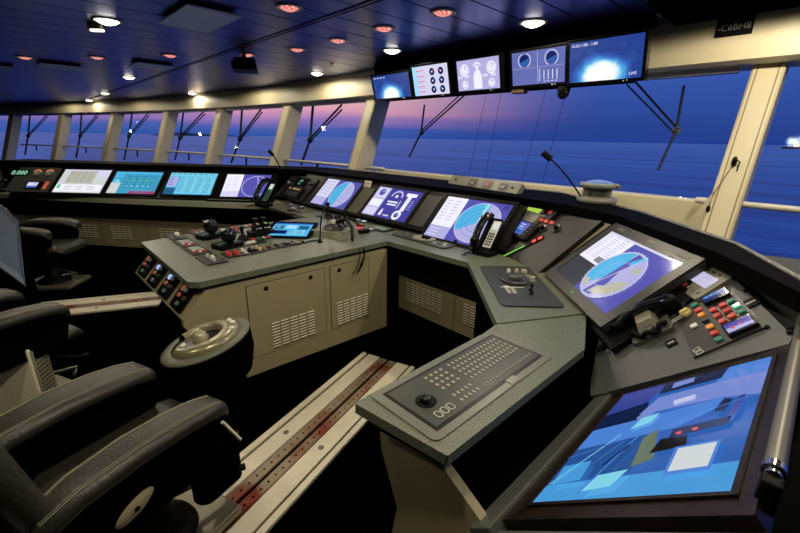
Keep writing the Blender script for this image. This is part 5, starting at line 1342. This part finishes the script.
def chair(label, M, pod=True):
    t = thing('helm_chair', label, 'chair', M, 'black leather chairs on the bridge')
    # seat with bolsters
    b = MB(); rings = []
    for y, z, hw, th in ((-.30, .47, .20, .06), (-.24, .50, .235, .08), (0, .50, .245, .085), (.18, .505, .24, .085), (.26, .49, .225, .07), (.29, .455, .20, .05)):
        rings.append([(hw*math.copysign(abs(math.cos(2*PI*i/20))**.5, math.cos(2*PI*i/20)), y, z-th/2+th/2*math.copysign(abs(math.sin(2*PI*i/20))**.6, math.sin(2*PI*i/20))) for i in range(20)])
    b.loft(rings).build('seat', LEATHER, t)
    rings = []
    for z, y, hw, th in ((.46, -.30, .20, .06), (.60, -.36, .24, .10), (.85, -.42, .25, .11), (1.05, -.47, .23, .10), (1.16, -.49, .18, .07)):
        rings.append([(hw*math.copysign(abs(math.cos(2*PI*i/20))**.5, math.cos(2*PI*i/20)), y+th/2*math.copysign(abs(math.sin(2*PI*i/20))**.6, math.sin(2*PI*i/20)), z) for i in range(20)])
    o = MB().loft(rings).build('backrest', LEATHER, t)
    MB().rr(0, 0, .28, .16, .05, -.04, .04).build('headrest', LEATHER, o, Matrix.Translation((0, -.50, 1.26)) @ Matrix.Rotation(R(82), 4, 'X'), bevel=.02)
    for s in (-1, 1):
        arm_pad(s*.215-(.03 if s < 0 else 0), t, 1.45 if s < 0 else 1.1, .01 if s < 0 else 0)
        F = frame((s*.215, 0, 0), (0, 1, 0), (0, 0, 1))
        sp = MB().prism([(-.42, .42), (.16, .42), (.20, .56), (.19, .64), (-.36, .65), (-.43, .58)], -.035, .035).build('arm_side', BLACKM, t, F, bevel=.015)
        if s > 0 and pod:
            c = MB().lathe([(.001, .010), (.03, .009), (.046, .003), (.05, 0)], sx=1.35, sy=.62).build('pivot_cover', mat('pivot_cream', '#9d9376', rough=.45), t, frame((.252, -.16, .50), (0, .92, .38), (0, -.38, .92)))
            MB().cyl((0, 0, .010), .008, .004, seg=12).build('pivot_screw', BLACK, c)
    # control pods at the front of the arms
    if not pod: return finish(t, False)
    P = Matrix.Translation((-.16, .46, .69))
    P = P @ Matrix.Rotation(R(-7), 4, 'Y') @ Matrix.Rotation(R(8), 4, 'X')
    b = MB().lathe([(.001, -.20), (.15, -.20), (.185, -.10), (.19, -.02), (.195, 0), (.17, .012)], seg=40, sx=.95, sy=1.1)
    pd = b.build('control_pod', BLACKM, t, P)
    MB().lathe([(.140, .012), (.192, .002), (.196, .008), (.188, .016), (.150, .018)], seg=40, sx=.95, sy=1.1).build('pod_rim', mat('pod_rim', '#5e5f4e', rough=.4), pd)
    # smooth shell open towards the seat side, ball in the hollow
    b = MB(); n = 30; vs = []
    for k in range(n+1):
        a = R(-150+300*k/n)+R(48)
        wd = 1-.55*abs(k/n*2-1)**2
        for (r_, z_) in ((.152, .014), (.150, .030), (.136, .044), (.152-.062*wd, .050), (.152-.082*wd, .042), (.152-.088*wd, .018)):
            vs.append((.95*r_*math.cos(a), 1.1*r_*math.sin(a), z_))
    b.add(vs, [(k*6+i, (k+1)*6+i, (k+1)*6+i+1, k*6+i+1) for k in range(n) for i in range(5)], 0, True)
    b.build('pod_dome', mat('pod_dome', '#8a8468', rough=.27, metal=.4), pd)
    MB().lathe([(.001, .020), (.12, .018), (.15, .014)], seg=40, sx=.95, sy=1.1).build('pod_recess', BLACK, pd)
    MB().prism([(-.02, .03), (-.12, -.01), (-.085, -.115), (-.02, -.145), (.055, -.03)], .016, .026, 0, [(-.02, .03), (-.11, -.01), (-.08, -.10), (-.02, -.13), (.05, -.03)]).build('pod_inset', mat('pod_inset', '#5d5c4a', rough=.35), pd, bevel=.003)
    MB().lathe([(.001, .074), (.02, .070), (.033, .055), (.036, .024)], (-.005, -.025, 0)).build('pod_ball', mat('pod_ball', '#a39d82', rough=.3, metal=.3), pd)
    for x, y, z_ in ((.055, .120, .045), (.015, .135, .042), (.100, .075, .045), (-.055, -.085, .026)): MB().lathe([(.001, .010), (.010, .008), (.014, .0)], (x, y, z_)).build('pod_button', WHITE, pd)
    return finish(t)
def finish(t, pod=True):
    if pod: housing(t)
    pedestal(t); return t
def housing(t):
    MB().rr(.215, .155, .10, .20, .045, .28, .50).build('front_housing', BLACKM, t, bevel=.02)
    MB().tube([(.272, .17, .60), (.276, .235, .47)], .008, seg=4).build('housing_strip', CREAM2, t)
def pedestal(t):
    MB().lathe([(.16, .05), (.14, .09), (.075, .12), (.07, .36), (.12, .40), (.16, .43)], seg=28).build('pedestal', BLACK, t)
    MB().box(-.20, .20, -.26, .26, .018, .06).build('slide_plate', mat('slide_steel', '#8d8676', rough=.4, metal=.6), t, bevel=.01)
    MB().box(-.19, .19, -.26, .22, .40, .45).build('seat_pan', BLACK, t, bevel=.02)
    lv = MB().tube([(.14, .12, .36), (.22, .17, .33), (.25, .22, .32)], .008).build('slide_lever', BLACK, t)
    MB().tube([(.25, .22, .32), (.265, .25, .318)], .014).build('lever_grip', BLACK, lv)
    MB().tube([(-.05, -.1, .2), (.05, .28, .16), (.16, .20, .18)], .012).build('foot_bar', STEEL, t)
    return t
C1 = chair('black leather helm chair filling the lower left, with a round control pod on its arm', Matrix.Translation((-1.575, .15, .01)) @ Matrix.Rotation(R(19), 4, 'Z'))
C2 = chair('black leather chair at the left edge behind the centre console, only its padded arm showing', O, False)
C2.matrix_basis = Matrix.Translation((-3.03, -.20, .03)) @ Matrix.Rotation(R(24), 4, 'Z')
C3 = chair('black leather chair on the far rail before the port console', Matrix.Translation((-5.68, .14, .01)) @ Matrix.Rotation(R(-38), 4, 'Z'), False)
for ch in C3.children:
    if ch.name.startswith('backrest'):
        ch.matrix_basis = Matrix.Translation((0, -.02, .18)) @ Matrix.Diagonal((1, 1, .62, 1))
        for g in list(ch.children): bpy.data.objects.remove(g)
# helm stand cut by the left edge, cream cabinet beside the near chair
A_, B_ = at_z(25, 285, .74), at_z(18, 220, .98); D_, C_ = at_z(-14, 257, .74), at_z(-14, 194, .98)
HS = thing('helm_stand', 'black stand with a slanted blue-grey top cut by the left edge of the picture', 'console', W((A_.x-.3, A_.y, 0))); I = HS.matrix_basis.inverted()
q_ = [I @ v for v in (A_, B_, C_, D_)]; lo = [Vector((v.x, v.y, v.z-.012)) for v in q_]
MB().add(q_+lo, [(0, 1, 2, 3), (7, 6, 5, 4), (0, 4, 5, 1), (1, 5, 6, 2), (2, 6, 7, 3), (3, 7, 4, 0)]).build('slanted_top', mat('sky_sheen_top', '#8ea0bc', rough=.35), HS)  # sky reflected in the glossy top is put into its blue-grey colour
lo2 = [Vector((v.x, v.y, .05)) for v in q_]
MB().add(lo+lo2, [(0, 4, 5, 1), (1, 5, 6, 2), (2, 6, 7, 3), (3, 7, 4, 0), (7, 6, 5, 4)]).build('body', BLACKM, HS)
K_, J_ = at_z(44, 338, .52), at_z(27, 350, .52); t_ = (K_-J_); t_.z = 0; L_ = t_.length; t_.normalize()
CBN = thing('cabinet', 'cream cabinet with a perforated grey side between the two near chairs at the left edge', 'cabinet', frame((J_.x, J_.y, 0), t_, (-t_.y, t_.x, 0)))
MB().box(0, L_, .0, .40, .04, .52).build('body', CREAM2, CBN, bevel=.01)
MB().box(.01, L_-.01, -.006, .0, .06, .50).build('side_plate', mat('side_plate_grey', '#8f8b78', rough=.5), CBN)
b = MB()
for i in range(5):
    for j in range(16): b.cyl((.03+(L_-.06)*i/4+(.006 if j % 2 else 0), -.0062, .09+.025*j), .006, -.001, axis='y', seg=6)
b.build('perforation', BLACKM, CBN)
